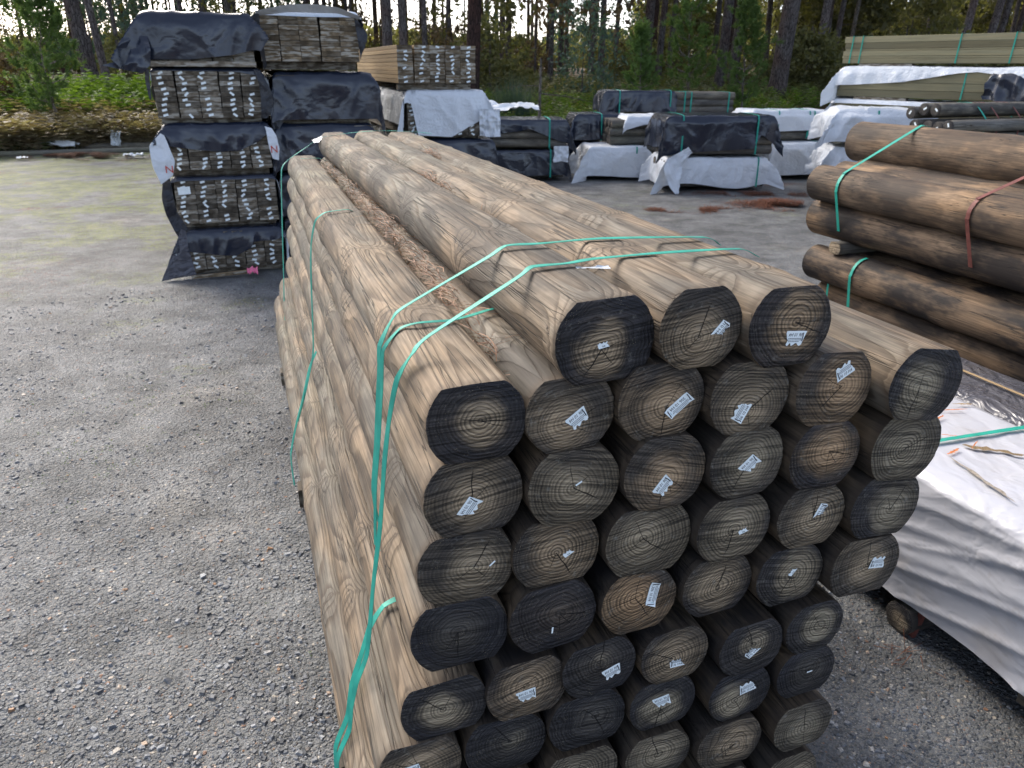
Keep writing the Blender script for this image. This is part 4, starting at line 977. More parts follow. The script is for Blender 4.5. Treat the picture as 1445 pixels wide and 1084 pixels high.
def mid_rows():
    yr = RZ*.25
    # front centre: black over white
    L1 = 1.88
    bundle((2.78, 14.45, .08), yr, L1, 6, 3, .17, 'post bundle inside the low white wrap at the centre of the middle rows', seed=1)
    wrap((2.78, 14.45, .08), yr, L1, 1.05, .50, 'tarp_white', 'white wrap low at the front centre with a flared left corner', 51, flare=.7, straps=(1.7,), front=hem(.47, .06, 3, 51), left=.5, right=.3)
    bundle((2.74, 14.45, .66), yr, L1+.08, 6, 4, .17, 'post bundle inside the big black wrap at the front centre', seed=2, straps=())
    wrap((2.74, 14.45, .66), yr, L1+.08, 1.05, .64, 'tarp_black', 'big black wrap with two green straps at the front centre', 52, front=bez((0, .6), (.2, .66), (.3, .62), (.5, .58), (.75, .55), (.8, .3), (.9, .5), (1, .55)), straps=(.28, 1.65), right=.35, amp=.03, fold=.03)
    flap((2.78, 14.40, 0), yr, [(.35, -.04, .80), (.02, -.12, .64), (-.14, -.18, .46), (.00, -.24, .14), (.10, -.28, .0)], [(.44, -.04, .70), (.33, -.08, .60), (.24, -.12, .42), (.21, -.18, .2), (.16, -.27, .01)], 'tarp_white', 'white plastic corner flap pointing down to the gravel below the big black wrap', .05, 53)
    # left of centre
    bundle((1.50, 15.85, .08), yr, 1.1, 6, 3, .17, 'post bundle inside the ragged white wrap left of centre', seed=3)
    wrap((1.50, 15.85, .08), yr, 1.15, 1.0, .55, 'tarp_white', 'ragged white wrap left of centre spreading on the gravel', 54, flare=.8, front=hem(.55, .04, 3, 54), left=.62, straps=(.95,))
    bundle((1.95, 16.1, .68), yr, 2.9, 6, 3, .17, 'bundle of grey posts with bare round ends under a white sheet', seed=4)
    wrap((2.25, 16.1, .68), yr, 2.6, 1.05, .50, 'tarp_white', 'white sheet lying over the posts behind the black wrap', 55, front=hem(.2, .12, 5, 55), left=hem(.12, .1, 4, 3), amp=.045)
    bundle((1.28, 16.9, .68), yr, 1.1, 6, 3, .17, 'post bundle in black plastic at the left of the middle rows', seed=5)
    wrap((1.28, 16.9, .68), yr, 1.0, 1.0, .50, 'tarp_black', 'black wrap with one slanting green strap left of the bare posts', 56, left=hem(.2, .15, 3, 9), straps=(.55,))
    bundle((1.15, 17.4, .08), yr, 1.3, 6, 3, .17, 'low grey post bundle between the wrapped packs', seed=6, key='side_grey')
    wrap((1.15, 17.2, .08), yr, .7, 1.0, .52, 'tarp_black', 'crumpled dark wrap on the ground behind the ragged white one', 57, amp=.06, fold=.06)
    # back row top
    bundle((2.1, 19.0, .08), yr, 3.1, 6, 6, .17, 'tall bundle base behind the middle rows', seed=7)
    bundle((2.1, 19.0, 1.12), yr, 3.1, 5, 3, .17, 'grey post bundle half covered in black, highest at the back of the middle rows', seed=8, straps=(1.9, 2.05, 2.95), sw=.03)
    wrap((2.1, 19.0, 1.12), yr, 1.65, .85, .47, 'tarp_black', 'black wrap over the left half of the highest back bundle', 58, left=.42, right=.05, straps=(.35, 1.55))
    # left pair
    L2 = 1.42
    bundle((-.42, 15.65, .08), yr, L2, 6, 3, .17, 'post bundle inside the lower black wrap behind the big stack', seed=9)
    wrap((-.42, 15.65, .08), yr, L2, 1.05, .50, 'tarp_black', 'lower black wrap just behind the big log stack', 59, straps=(1.15,), amp=.02, fold=.02)
    bundle((-.42, 15.7, .64), yr, L2+.05, 6, 3, .17, 'post bundle half shown under the upper black wrap behind the big stack', seed=10)
    wrap((-.42, 15.7, .64), yr, L2+.05, 1.05, .50, 'tarp_black', 'upper black wrap with a gap showing timber, behind the big stack', 60, front=bez((0, .3), (.4, .2), (.5, .15), (.75, .38), (1, .48)), straps=(1.12,), amp=.02, fold=.025)
    ob('cover_flap', rag_mesh('cover_flap', .28, .3, .05, 61, [MAT['tarp_white']], 18), None, (.92, 15.5, .55), (PI/2, 0, 0), 'white plastic tongue poking out under the strap of the left black wraps', 'plastic flap')
    ob('cover_flap', rag_mesh('cover_flap', 1.3, .8, .14, 62, [MAT['tarp_white']], 24), None, (-.2, 17.2, 1.22), (.1, 0, .1), 'crumpled white sheet behind the left black wraps', 'plastic flap')
    # right pair
    bundle((5.3, 16.4, .08), yr, 1.95, 6, 3, .17, 'post bundle inside the low white wrap right of centre', seed=11)
    wrap((5.3, 16.2, .08), yr, 1.95, 1.1, .60, 'tarp_white', 'low white wrap with two thin straps right of centre', 63, amp=.045, straps=(1.0,), flare=.5)
    bundle((4.75, 16.7, .74), yr, 2.05, 6, 3, .17, 'post bundle under a white sheet right of the black wrap', seed=12, straps=(.75, 1.35, 1.75))
    wrap((4.9, 16.7, .80), yr, 1.8, 1.05, .48, 'tarp_white', 'white sheet with three green straps right of the black wrap', 64, amp=.045, front=hem(.36, .05, 3, 64), straps=(.55, 1.2, 1.3), flare=.7)
    bundle((6.4, 17.4, .08), yr, 1.3, 6, 3, .17, 'post bundle under the small white wrap beside the right tower', seed=13)
    wrap((6.4, 17.4, .08), yr, 1.3, 1.0, .75, 'tarp_white', 'small crumpled white wrap beside the right tower', 65, amp=.06, flare=.5)
mid_rows()

# ================================================================== RIGHT TOWER: long green-tinted timber
def right_tower():
    rz = math.atan2(-.8, .6)          # length runs right and towards the camera
    d = (.6, -.8); n = (.8, .6)
    ox, oy = 5.85, 14.85
    def at(a, b, z): return (ox+d[0]*a+n[0]*b, oy+d[1]*a+n[1]*b, z)
    GR = 'tiers of long timber in the right tower'
    def tier(z, rows, label, a0=0., seed=0, straps=(), L=6.4):
        root = ob('timber_pack', None, None, at(a0, 0, z), rz, label, 'timber pack', GR)
        rs = random.Random(seed); zz = 0.
        for r, hh in enumerate(rows):
            for c in range(5):
                me = board_mesh(hh, L, 'board_green', 'board_end_mid', .195)
                # board runs along local x: rotate
                ob('board', me, root, (rs.uniform(-.03, .03), .195+c*.2+rs.uniform(-.004, .004), zz), (0, 0, -PI/2))
            zz += hh
        for x in straps:
            H = zz; e = .006
            ob('strap', ribbon('strap', [(x, -e, .0), (x+.01, -e, H*.5), (x+.02, -e, H-.01), (x+.03, .02, H+e), (x+.03, .9, H+e)], [(0,-1,0),(0,-1,0),(0,-1,.3),(0,-.4,1),(0,0,1)], .022, .002, [MAT['strap']], 3), root)
        for x in (.3, 3., 5.6):
            ob('bearer', board_mesh(.06, .09, 'board_dark', 'board_end', .95), root, (x, .02, -.062))
        return root
    tier(2.20, [.085, .03, .085, .03, .1, .1], 'long pale green timber pack with four straps, top of the right tower', seed=71, straps=(.12, .3, 1.95, 2.75, 3.55))
    tier(1.66, [.12, .12, .2], 'long timber pack draped in white and black plastic, second in the right tower', seed=72, straps=(2.15,))
    tier(1.12, [.12, .12, .2], 'long timber pack third down in the right tower', a0=-.05, seed=73, straps=(3.0,))
    tier(.58, [.12, .12, .2], 'long timber pack fourth down in the right tower', seed=74)
    tier(.07, [.12, .12, .2], 'long timber pack at the foot of the right tower', seed=75)
    G = 'plastic covers on the right tower'
    def cov(a0, z, W, fr, mat, label, seed, left=.4, amp=.02, fold=.03, flare=.3, H=.46):
        return drape('plastic_cover', W, 1.0, H, fr, .2, left, .05, mat, at(a0, 0, z), rz, label, seed, amp, fold, 130, 50, G, flare)
    cov(0, 1.66, 6.3, bez((0, .30), (.02, .30), (.12, .28), (.25, .22), (.38, .07), (.42, .05), (.5, .12), (.62, .24), (.75, .28), (.9, .2), (1, .2)), 'tarp_white', 'white plastic hanging in swags from the second tier of the right tower', 76, left=.55, fold=.05, amp=.03, flare=.5, H=.47)
    cov(2.6, 1.655, 3.8, bez((0, .40), (.08, .46), (.3, .46), (.5, .40), (.8, .3), (1, .2)), 'tarp_black', 'black plastic showing below the white swag on the right tower', 77, left=.05, amp=.05, fold=.08, H=.44)
    cov(-.08, 1.12, 6.3, bez((0, .40), (.04, .38), (.06, .05), (1, .05)), 'tarp_white', 'white plastic strip hanging at the left end of the third tier', 78, left=.5, H=.47, flare=.5)
    # white heap in front of the tower
    for z, lb, sd in ((.95, 'crumpled white sheet over a pack in front of the right tower', 79), (.35, 'lower white sheet in front of the right tower', 80)):
        bundle(P(9.9, 9.15, z), RZ*-.6, 1.55, 5, 3, .16, 'post bundle under '+lb.replace('sheet over a pack', 'sheet'), seed=sd)
        wrap(P(9.9, 9.15, z), RZ*-.6, 1.6, .85, .50, 'tarp_white', lb, sd, amp=.07, fold=.06, flare=.6, straps=(.65, 1.35) if sd == 79 else (), group=G)
    bundle(P(9.9, 9.15, .02), RZ*-.6, 1.55, 5, 2, .16, 'low grey post bundle at the foot of the white heap', seed=81)
right_tower()

# bundle of small round logs with black ends
def round_bundle():
    rz = math.atan2(-.25, .97)
    ends = [(0, 0.), (.155, .045), (.30, .045), (.07, -.135), (.24, -.14), (.37, -.14), (.49, -.12), (.0, -.26), (.155, -.27), (.3, -.27), (.45, -.27), (.06, -.40), (.21, -.40), (.36, -.40), (.5, -.4)]
    # posts run along +x from their black ends; ends spread towards the viewer's left
    root = ob('post_bundle', None, None, (5.02, 10.30, 1.60), 0, 'bundle of small round posts with black ends beside the near brown logs', 'post bundle')
    me = log_mesh('post', .150, .150, 3.6, 91, rings=10, N=24, mats=[MAT['side_grey'], MAT['end']], roundy=True, bulge=.001, bend=.004)
    for i, (a, b) in enumerate(ends):
        o = ob('post', me, root, (a*.46, -a*1.06, b*1.1), (0, 0, 0), color=(1., 0., .3+.2*(i % 3), i*.13))
        o.rotation_euler = (0, rnd.uniform(-.01, .01), -1.17+rnd.uniform(-.006, .006))
        if i < 7: ob('label_tag', tagq, o, (rnd.uniform(-.02, .02), -.004, rnd.uniform(-.02, .02)), (0, rnd.uniform(-1.2, 1.2), 0))
    for x, y, mt in ((.62, -.32, 'strap'), (.85, -.4, 'strap_red'), (1.25, -.45, 'strap_red')):
        bx = lambda aa, tt: (aa*.40+.92*tt, -aa*.92+.39*tt)
        pts = [(*bx(.0, x), .10), (*bx(.15, x), .125), (*bx(.32, x), .125), (*bx(.40, x+.02), .09), (*bx(.54, x+.02), -.04), (*bx(.575, x+.02), -.12), (*bx(.57, x), -.24), (*bx(.57, x), -.4)]
        ob('strap', ribbon('strap', pts, [(0, 0, 1), (0, 0, 1), (.1, -.3, 1), (.3, -.6, .8), (.3, -.8, .6), (.4, -.92, 0), (.4, -.92, 0), (.4, -.92, 0)], .022, .002, [MAT[mt]], 4), root, label='rusty red strap' if mt == 'strap_red' else None)
    # dark pack it rests on
    for z, sd, lb in ((.62, 92, 'dark timber pack under the small round posts'), (.06, 93, 'lowest dark timber pack under the small round posts')):
        sleeper_pack((5.1, 10.32, z), -1.17, [.06]*8, lb, seed=sd, cols=4, bw=.15, L=3.3, tags=0)
round_bundle()

# ================================================================== NEAR BROWN LOGS ON THE RIGHT
def brown_logs():
    G = 'brown logs stacked on the right'
    D = .235
    rows = [(1.62, [(3.85, 3.35)], 'lone raised top'), (1.395, [(3.28, 3.02), (3.53, 3.1), (3.78, 3.2), (4.03, 3.3)], 'upper'), (1.165, [(3.36, 3.06), (3.6, 3.0), (3.85, 3.05)], 'second'), (.865, [(3.31, 2.98), (3.56, 3.0), (3.81, 3.0)], 'third'), (.635, [(3.42, 2.94), (3.66, 3.0), (3.9, 3.0)], 'fourth'), (.40, [(3.42, 2.94), (3.66, 3.0), (3.9, 3.0)], 'fifth'), (.17, [(3.42, 2.94), (3.66, 3.0), (3.9, 3.0)], 'lowest')]
    looks = ['tan brown log with a dark blotch near its end', 'honey brown log with black lower edge', 'brown log behind the front one', 'pale brown log deeper in', 'brown log at the back',
             'dark smoky brown log', 'shaded brown log', 'shadowed log', 'nearly black weathered log with a brown back', 'dark log behind it', 'dark log at the back',
             'grey-brown log in shade', 'shadowed log behind it', 'shadowed log at the back', 'dim log', 'dim log behind', 'dim log at the back', 'dim log', 'dim log behind', 'dim log at the back']
    k = 0; BL = []
    for z, ls, rn in rows:
        for j, (u, t1) in enumerate(ls):
            L = 4.2
            w = D*(1.0+rnd.uniform(-.03, .05)) if rn != 'lone raised top' else .27
            me = log_mesh('log', w, w*.99, L, 200+k*3, rings=40, N=40, roundy=True, bend=.025, bulge=.014, mats=[MAT['side_brown'], MAT['end']], taper=1.02)
            dk = {'lone raised top': .62, 'upper': .72, 'second': .9, 'third': .95, 'fourth': .8}.get(rn, .9)
            pos = ['front', 'second', 'third', 'fourth'][j]
            o = ob('log', me, None, P(t1-L, u, z), (0, 0, RZ+rnd.uniform(-.0004, .0004)), f"{looks[k]}, {pos} in the {rn} row on the right" if rn != 'lone raised top' else 'tan brown log lying alone on top of the right stack', 'log', G, color=(.5, .6, dk, rnd.random()*.75))
            o['uz'] = (u, z, t1-L); BL.append(o)
            k += 1
    # bearer pole between the tiers
    me = log_mesh('bearer_pole', .10, .075, 1.0, 301, rings=6, N=24, mats=[MAT['side_grey'], MAT['end']])
    ob('bearer_pole', me, None, P(2.72, 3.22, 1.015), (0, 0, RZ-PI/2), 'thin pale crosswise pole between the two tiers of brown logs', 'pole', color=(.1, .2, .1, .3))
    def st(pts, w, lab, mat):
        W = [P(*p[:3]) for p in pts]
        cz, cu = 1.3, 3.6
        nr = []
        for p in pts:
            n = p[3]; nr.append((AX[0]*n[1]+SX[0]*n[0], AX[1]*n[1]+SX[1]*n[0], n[2]))
        ob('strap', ribbon('strap', W, nr, w, .0015, [MAT[mat]]), None, label=lab, cat='strap', group='straps around the brown logs')
    def hull_strap(t, zlo, zhi, u_end, off, w, lab, mat, tilt=0., cut=None):
        P2 = []
        for o in BL:
            me = o.data; n = len(me.vertices); co = np.empty(n*3, np.float32); me.vertices.foreach_get('co', co); co = co.reshape(-1, 3)
            ux = o['uz'][0]; zz = o['uz'][1]; t1 = o['uz'][2]
            k = np.abs(co[:, 1]+t1-t) < .08
            q = np.stack([co[k, 0]+ux, co[k, 2]+zz], 1); q = q[(q[:, 1] > zlo) & (q[:, 1] < zhi)]; P2.append(q)
        P2 = np.concatenate(P2)
        c = P2.mean(0); 
        # support points for directions sweeping from straight down-left to up-right
        path = []
        for a in np.radians(np.arange(200, 60, -8)):
            d = np.array([math.cos(a), math.sin(a)]); k = np.argmax(P2@d); p = P2[k]+d*off
            if p[0] > u_end: break
            path.append((p, d))
        W = []; N_ = []
        for p, d in path:
            W.append(P(t+tilt*(p[0]-3.15), p[0], p[1])); N_.append((SX[0]*d[0], SX[1]*d[0], d[1]))
        if cut: W, N_ = W[cut:], N_[cut:]
        ob('strap', ribbon('strap', W, N_, w, .0015, [MAT[mat]], 4), None, label=lab, cat='strap', group='straps around the brown logs')
    hull_strap(2.72, 1.05, 1.9, 4.0, .007, .024, 'green strap near the far ends of the upper brown logs', 'strap', .12)
    hull_strap(1.72, 1.05, 1.9, 4.0, .007, .026, 'rusty red strap around the upper brown logs', 'strap_red', -.18)
    hull_strap(2.50, .05, .99, 3.6, .007, .022, 'green strap near the far ends of the lower brown logs', 'strap')
    hull_strap(2.78, .05, .76, 3.6, .007, .018, 'thin green strap at the very ends of the lower brown logs', 'strap')
    hull_strap(1.12, .05, .99, 3.6, .007, .024, 'green strap round the lower brown logs at the right picture edge', 'strap')
    for o in BL: del o['uz']
    for i, t in enumerate((-.6, 1.2, 2.6)):
        ob('timber_bearer', bevel_box_mesh('timber_bearer', 1.1, .10, .05, .006, [MAT['board_dark'], MAT['board_end']]), None, P(t, 3.2, .002), RZ, ['timber bearer under the near end of the brown logs', 'timber bearer under the middle of the brown logs', 'timber bearer under the far end of the brown logs'][i], 'bearer', 'bearers under the brown logs')
brown_logs()

# ================================================================== NEAR WRAPPED PACKS ON THE RIGHT
def near_wraps():
    # white one: u 1.86..2.66, t -1.4..1.25
    L = 2.9; t0 = -1.45; W = .70
    sleeper_pack(P(t0, 1.945, .14), RZ, [.05]*10, 'timber pack inside the large white wrap at the lower right', seed=101, cols=4, L=L-.1, tags=0, bw=.19)
    na, nb = 110, 190
    o = drape('plastic_wrap', W, L, .565, .45, hem(.5, .03, 3, 5), bez((0, .53), (.3, .54), (.55, .52), (.7, .55), (.85, .535), (1, .50)), .10, 'tarp_near', P(t0, 1.93, .12), RZ, 'large white plastic wrap with orange smears around the pack at the lower right', 102, .002, .003, 130, 210, None, .25, cat='plastic wrap', bscale=1.)
    # long diagonal tension folds on the side facing the log stack
    me = o.data; n = len(me.vertices); co = np.empty(n*3, np.float32); me.vertices.foreach_get('co', co); co = co.reshape(-1, 3)
    side = sstep(.0, .011, -co[:, 0])
    yy, zz = co[:, 1], co[:, 2]
    fan = (zz-.60)*(.55+.55*np.clip(2.6-yy, 0, 2.6))+.05*yy
    wv = .5*vn(yy*1.4, zz*2, 0, 3)
    f = ridge(fan*3.2+wv, yy*.30, 0, 21)**3
    f2 = ridge(fan*7+1.4*wv, yy*.5, 0, 23)**6+.8*ridge(fan*4.3+2.2*wv+yy*.3, yy*.4, 0, 29)**9
    f3 = ridge((yy+zz*1.6)*3.2, fan*3, 0, 25)**3*sstep(1.6, 2.7, yy)
    co[:, 0] -= side*(f*.020+f2*.014+f3*.014)
    co[:, 0] -= side*.015*(1-sstep(.1, .5, zz))          # flares a little at the foot
    top = (co[:, 0] > -.005)
    co[:, 2] += top*(.008*ridge(co[:, 0]*3+yy*1.2, yy*.8, 0, 31)**2+.004*ridge(co[:, 0]*7-yy*2.5, yy, 0, 33)**2)
    me.vertices.foreach_set('co', co.ravel()); me.update()
    ob('strap', ribbon('strap', [(-.038, 2.18, .16), (-.03, 2.185, .50), (-.014, 2.19, .575), (.02, 2.192, .592), (.25, 2.19, .596), (.8, 2.18, .592)], [(-1,0,0),(-1,0,.1),(-.9,0,.5),(0,0,1),(0,0,1),(0,0,1)], .024, .0015, [MAT['strap']], 5), o)
    # rips showing timber, orange smears: thin irregular patches lying on the film
    def patch(name, x, y, w, l, rz, mat, seed, z=.594, k=.5):
        rs = np.random.RandomState(seed); s = np.linspace(0, 1, 16); V = []; F = []
        for i, a in enumerate(s):
            wd = w*(math.sin(PI*a)**k)*(.55+.8*rs.rand()); c = .25*w*(rs.rand()-.5)*2
            V += [((a-.5)*l, c-wd/2, 0), ((a-.5)*l, c+wd/2, .0005)]
        for i in range(15): F.append((2*i, 2*i+2, 2*i+3, 2*i+1))
        ob(name, mesh_np(name, V, F, [MAT[mat]], None, False), o, (x, y, z), (0, 0, rz))
    patch('tear', .05, 2.12, .014, .10, 1.2, 'board_tan', 8)
    patch('tear', .62, 2.45, .012, .09, -.4, 'board_tan', 9)
    patch('tear', .14, 2.32, .022, .13, -.35, 'board_tan', 3)
    patch('tear', .36, 2.06, .03, .22, -.75, 'board_tan', 4)
    patch('tear', .10, 2.55, .008, .06, -.5, 'board_tan', 5)
    patch('tear', .30, 1.75, .010, .16, -.9, 'board_tan', 11)
    patch('dirt_streak', .12, 1.9, .018, .35, 1.4, 'dirt', 12)
    patch('dirt_streak', .40, 2.6, .02, .30, .2, 'dirt', 13)
    for i, (x, y, w, l, r) in enumerate(((.20, 2.10, .012, .09, .3), (.26, 2.30, .008, .12, .45), (.38, 2.36, .010, .13, .3), (.30, 2.22, .004, .18, -.6), (.07, 2.24, .008, .04, -.2), (.33, 2.12, .006, .10, .5), (.5, 2.42, .006, .2, -.2))):
        patch('paint_smear', x, y, w, l, r, 'rust', 20+i)
    # black-wrapped pack beside it
    sleeper_pack(P(-1.3, 2.80, .14), RZ, [.05]*9, 'timber pack inside the dark grey wrap by the brown logs', seed=103, cols=3, L=4.2, tags=0, bw=.15)
    o2 = drape('plastic_wrap', .46, 4.4, .515, .4, .3, .12, .4, 'tarp_grey', P(-1.35, 2.76, .13), RZ, 'dark grey crinkled plastic wrap between the white wrap and brown logs', 104, .006, .008, 70, 220, None, .2, cat='plastic wrap', bscale=1.6)
    o2.data.materials[0] = MAT['tarp_grey']
    ob('yellow_cord', board_mesh(.012, 2.6, 'board_tan', 'board_end_mid', .014), None, P(-.8, 2.98, .672), (0, 0, RZ), 'thin yellow cord lying along the dark grey wrap', 'cord')
    # bearer stub and rusty stake
    ob('bearer_pole', log_mesh('bearer_pole', .13, .12, .95, 302, rings=6, N=24, mats=[MAT['side_grey'], MAT['end']]), None, P(.52, 1.90, .065), (0, 0, RZ-PI/2), 'dark round bearer poking out under the large white wrap', 'bearer', color=(.8, .2, .9, .3))
    ob('bearer_pole', log_mesh('bearer_pole', .12, .11, .95, 303, rings=6, N=24, mats=[MAT['side_grey'], MAT['end']]), None, P(-.9, 1.93, .065), (0, 0, RZ-PI/2), 'round bearer under the near end of the large white wrap', 'bearer', color=(.8, .2, .9, .3))
    ob('bark_strip', bevel_box_mesh('bark_strip', .02, .02, .14, .004, [MAT['strap_red'], MAT['strap_red']]), None, P(.46, 1.92, .005), (.1, .12, RZ), 'rusty red strip standing at the bearer under the white wrap', 'strip')
near_wraps()

# ================================================================== VEGETATION
def trunk_mesh(name, r, h, seed, N=14, rings=14, lean=0., mat='bark', flare=.35, bendy=.02, limbs=0):
    zs = np.linspace(0, 1, rings)**1.15*h; V = []; a = np.arange(N)/N*2*PI
    for z in zs:
        rr = r*(1-.45*z/h)*(1+flare*math.exp(-z/.5))*(1+.1*(vn(np.cos(a)*1.6+seed, np.sin(a)*1.6, z*1.2, seed)-.5))
        cx = lean*z+bendy*z*math.sin(z*.35+seed)*.5; cy = bendy*z*math.cos(z*.3+seed*2)*.4
        V.append(np.stack([np.cos(a)*rr+cx, np.sin(a)*rr+cy, np.full(N, z-.15)], 1))
    V = np.concatenate(V)
    i = np.arange(rings-1)[:, None]*N; j = np.arange(N)[None]; j2 = (j+1) % N
    F = np.stack([i+j, i+j2, i+N+j2, i+N+j], -1).reshape(-1, 4)
    Vl = [V]; Fl = [F]; b = len(V); rs = np.random.RandomState(seed)
    for k in range(limbs):          # dead stubs and limbs
        z = rs.uniform(.12, .8)*h; az = rs.uniform(0, 2*PI); l = rs.uniform(.5, 1.8); lr = rs.uniform(.012, .03)
        p = np.array([lean*z, 0, z]); d = np.array([math.cos(az), math.sin(az), rs.uniform(-.1, .5)]); sd_ = np.array([-d[1], d[0], 0]); up = np.array([0, 0, 1.])
        pv = []
        for s in (0, .5, 1.):
            q = p+d*l*s+up*(-.1*s*s*l); w = lr*(1-.8*s)
            pv += [q+sd_*w, q-sd_*w*.5+up*w*.87, q-sd_*w*.5-up*w*.87]
        Vl.append(np.array(pv)); ff = []
        for s in range(2):
            for e in range(3): ff.append((b+s*3+e, b+s*3+(e+1) % 3, b+s*3+3+(e+1) % 3, b+s*3+3+e))
        Fl.append(np.array(ff)); b += 9
    return mesh_np(name, np.concatenate(Vl), np.concatenate(Fl), [MAT[mat]], None, True)
def leaf_cloud(name, n, rad, size, seed, mat, clumps=40, cr=.22, flat=.6, elong=2.2, droop=0., shell=.35):
    rs = np.random.RandomState(seed)
    d = rs.normal(size=(clumps, 3)); d /= np.linalg.norm(d, axis=1)[:, None]
    c = d*(rs.uniform(shell, 1, (clumps, 1))**.6)*np.array(rad)
    k = rs.randint(clumps, size=n); p = c[k]+rs.normal(size=(n, 3))*np.array([cr, cr, cr*flat])*np.mean(rad)*rs.uniform(.4, 1.3, (clumps, 1))[k]
    a = rs.normal(size=(n, 3)); a[:, 2] -= droop; a /= np.linalg.norm(a, axis=1)[:, None]
    b = np.cross(a, rs.normal(size=(n, 3))); b /= np.linalg.norm(b, axis=1)[:, None]
    s = size*rs.uniform(.5, 1.3, (n, 1))
    V = np.stack([p-a*s*elong*.5, p+b*s*.5, p+a*s*elong*.5, p-b*s*.5], 1).reshape(-1, 3)
    F = np.arange(4*n).reshape(-1, 4)
    return mesh_np(name, V, F, [MAT[mat]], None, False)
CR = [leaf_cloud('crown', 3200, (2.6, 2.6, 4.2), .26, 400+i, 'leaf_dark', 46, .2, .5, 1.8) for i in range(3)]
CRT = [leaf_cloud('crown', 900, (2.3, 2.3, 3.4), .20, 420+i, ['leaf_olive', 'leaf_dark', 'leaf_blue'][i], 40, .22, .5, 2.0) for i in range(3)]
TK = [trunk_mesh('trunk', .17, 17, 500+i, lean=[.0, .015, -.02, .03][i], limbs=10, mat=['bark', 'bark', 'bark_red', 'bark'][i]) for i in range(4)]
def gz(x, y): return float(gh(np.array([x]), np.array([y]))[0])
def pxray(px, dist):          # ground position seen in picture column px at a given distance
    vx = rv.x*(px-722.5)/1085+fw.x-0; vy = fw.y+rv.y*(px-722.5)/1085
    hx = (px-722.5)/1085; 
    return hx*dist*.965, dist
def big_tree(px, dist, rad, lean, label, mat='bark', seed=1, h=20, group='nearer pines at the yard edge', crown=0, N=18, crz=16):
    x, y = pxray(px, dist)
    root = ob('pine_tree', None, None, (x, y, gz(x, y)), rnd.uniform(0, 6), label, 'tree', group)
    root.rotation_euler = (0, 0, 0)
    ob('trunk', trunk_mesh('trunk', rad, h, seed, N=N, rings=26, lean=lean, mat=mat, limbs=5), root)
    ob('crown', CR[seed % 3], root, (lean*crz, 0, crz), rnd.uniform(0, 6))
    return root
BT = [(1080, 34, .36, .06, 'thick dark leaning pine right of the middle wraps', 'bark'), (150, 30, .27, -.08, 'thick grey pine behind the young pine at left', 'bark'), (170, 33, .15, -.07, 'slim pine just right of the thick left one', 'bark'),
      (553, 30, .19, .0, 'straight dark pine above the gap beside the third tower', 'bark'), (576, 33, .17, -.03, 'dark pine second from the gap beside the third tower', 'bark'), (663, 27, .24, .03, 'red-brown forked tree behind the tan sleeper pack', 'bark_red'),
      (603, 38, .13, -.01, 'slim pine between the second and third towers', 'bark'), (630, 40, .13, .05, 'slim leaning pine left of the red-brown tree', 'bark'), (771, 44, .14, .02, 'slim dark trunk right of the grass clump', 'bark'), (785, 48, .13, .0, 'second slim dark trunk right of the grass clump', 'bark'),
      (841, 46, .15, .0, 'lone straight trunk against the bright gap', 'bark'), (858, 47, .14, .015, 'trunk right of the bright gap', 'bark'), (900, 42, .24, .01, 'thick trunk behind the small young pine', 'bark'), (917, 46, .19, .02, 'trunk right of the small young pine', 'bark'), (930, 50, .16, .03, 'third trunk right of the small young pine', 'bark'),
      (1001, 36, .22, .02, 'thick straight pine above the posts at the back', 'bark'), (1018, 39, .25, .035, 'thick pine with a faint lean beside the straight one', 'bark'), (1128, 42, .22, .06, 'grey pine right of the thick leaning one', 'bark'), (1150, 48, .16, .05, 'slim grey pine farther right of the leaning one', 'bark'), (1170, 52, .14, .04, 'pale slim trunk left of the right tower', 'bark_pale'),
      (1318, 40, .19, .06, 'straight grey pine above the right tower', 'bark'), (1350, 44, .22, .09, 'leaning grey pine above the right tower', 'bark'), (1362, 46, .18, .08, 'pine just right of the leaning one above the right tower', 'bark'), (1385, 50, .17, .07, 'slim pine over the right tower near the picture edge', 'bark'), (1412, 40, .22, .12, 'leaning pine near the top right corner', 'bark'), (1428, 42, .2, .12, 'last leaning pine at the top right corner', 'bark_red'),
      (285, 44, .13, -.03, 'slim pine over the black-topped tower', 'bark'), (312, 46, .2, .0, 'dark pine over the gap between the left towers', 'bark'), (195, 42, .12, -.05, 'slim pine left of the black-topped tower', 'bark')]
for i, (px, d, r, ln, lb, mt) in enumerate(BT): big_tree(px, d, r, ln, lb, mt, 600+i*7)
# fork of the red-brown tree
# slim trunks of the stand behind, each a tree
BG = [0]
def stand():
    rs = random.Random(21); n = 0
    while n < 185:
        d = rs.uniform(46, 120); px = rs.uniform(-250, 1700)
        if px > 1000 and rs.random() < .1: continue
        x, y = pxray(px, d)
        root = ob('pine_tree', None, None, (x, y, gz(x, y)), rs.uniform(0, 6.28), 'slim dark pine trunk among the many in the stand behind the yard', 'tree', 'slim pines of the stand behind the yard', scale=rs.uniform(.75, 1.2))
        ob('trunk', TK[n % 4], root); ob('crown', CR[n % 3], root, (rs.uniform(-.4, .4), 0, rs.uniform(15, 18) if px < 950 else rs.uniform(10, 15)), rs.uniform(0, 6)); n += 1
stand()
def shrub(x, y, s, me, label, group, cat='shrub', name='shrub', z=0., stem=True, rot=None):
    root = ob(name, None, None, (x, y, gz(x, y)), rnd.uniform(0, 6.28) if rot is None else rot, label, cat, group, scale=s)
    ob('foliage', me, root, (0, 0, z))
    if stem: ob('stem', STEM, root)
    return root
STEM = trunk_mesh('stem', .05, 3.2, 701, N=7, rings=6, limbs=8, mat='bark')
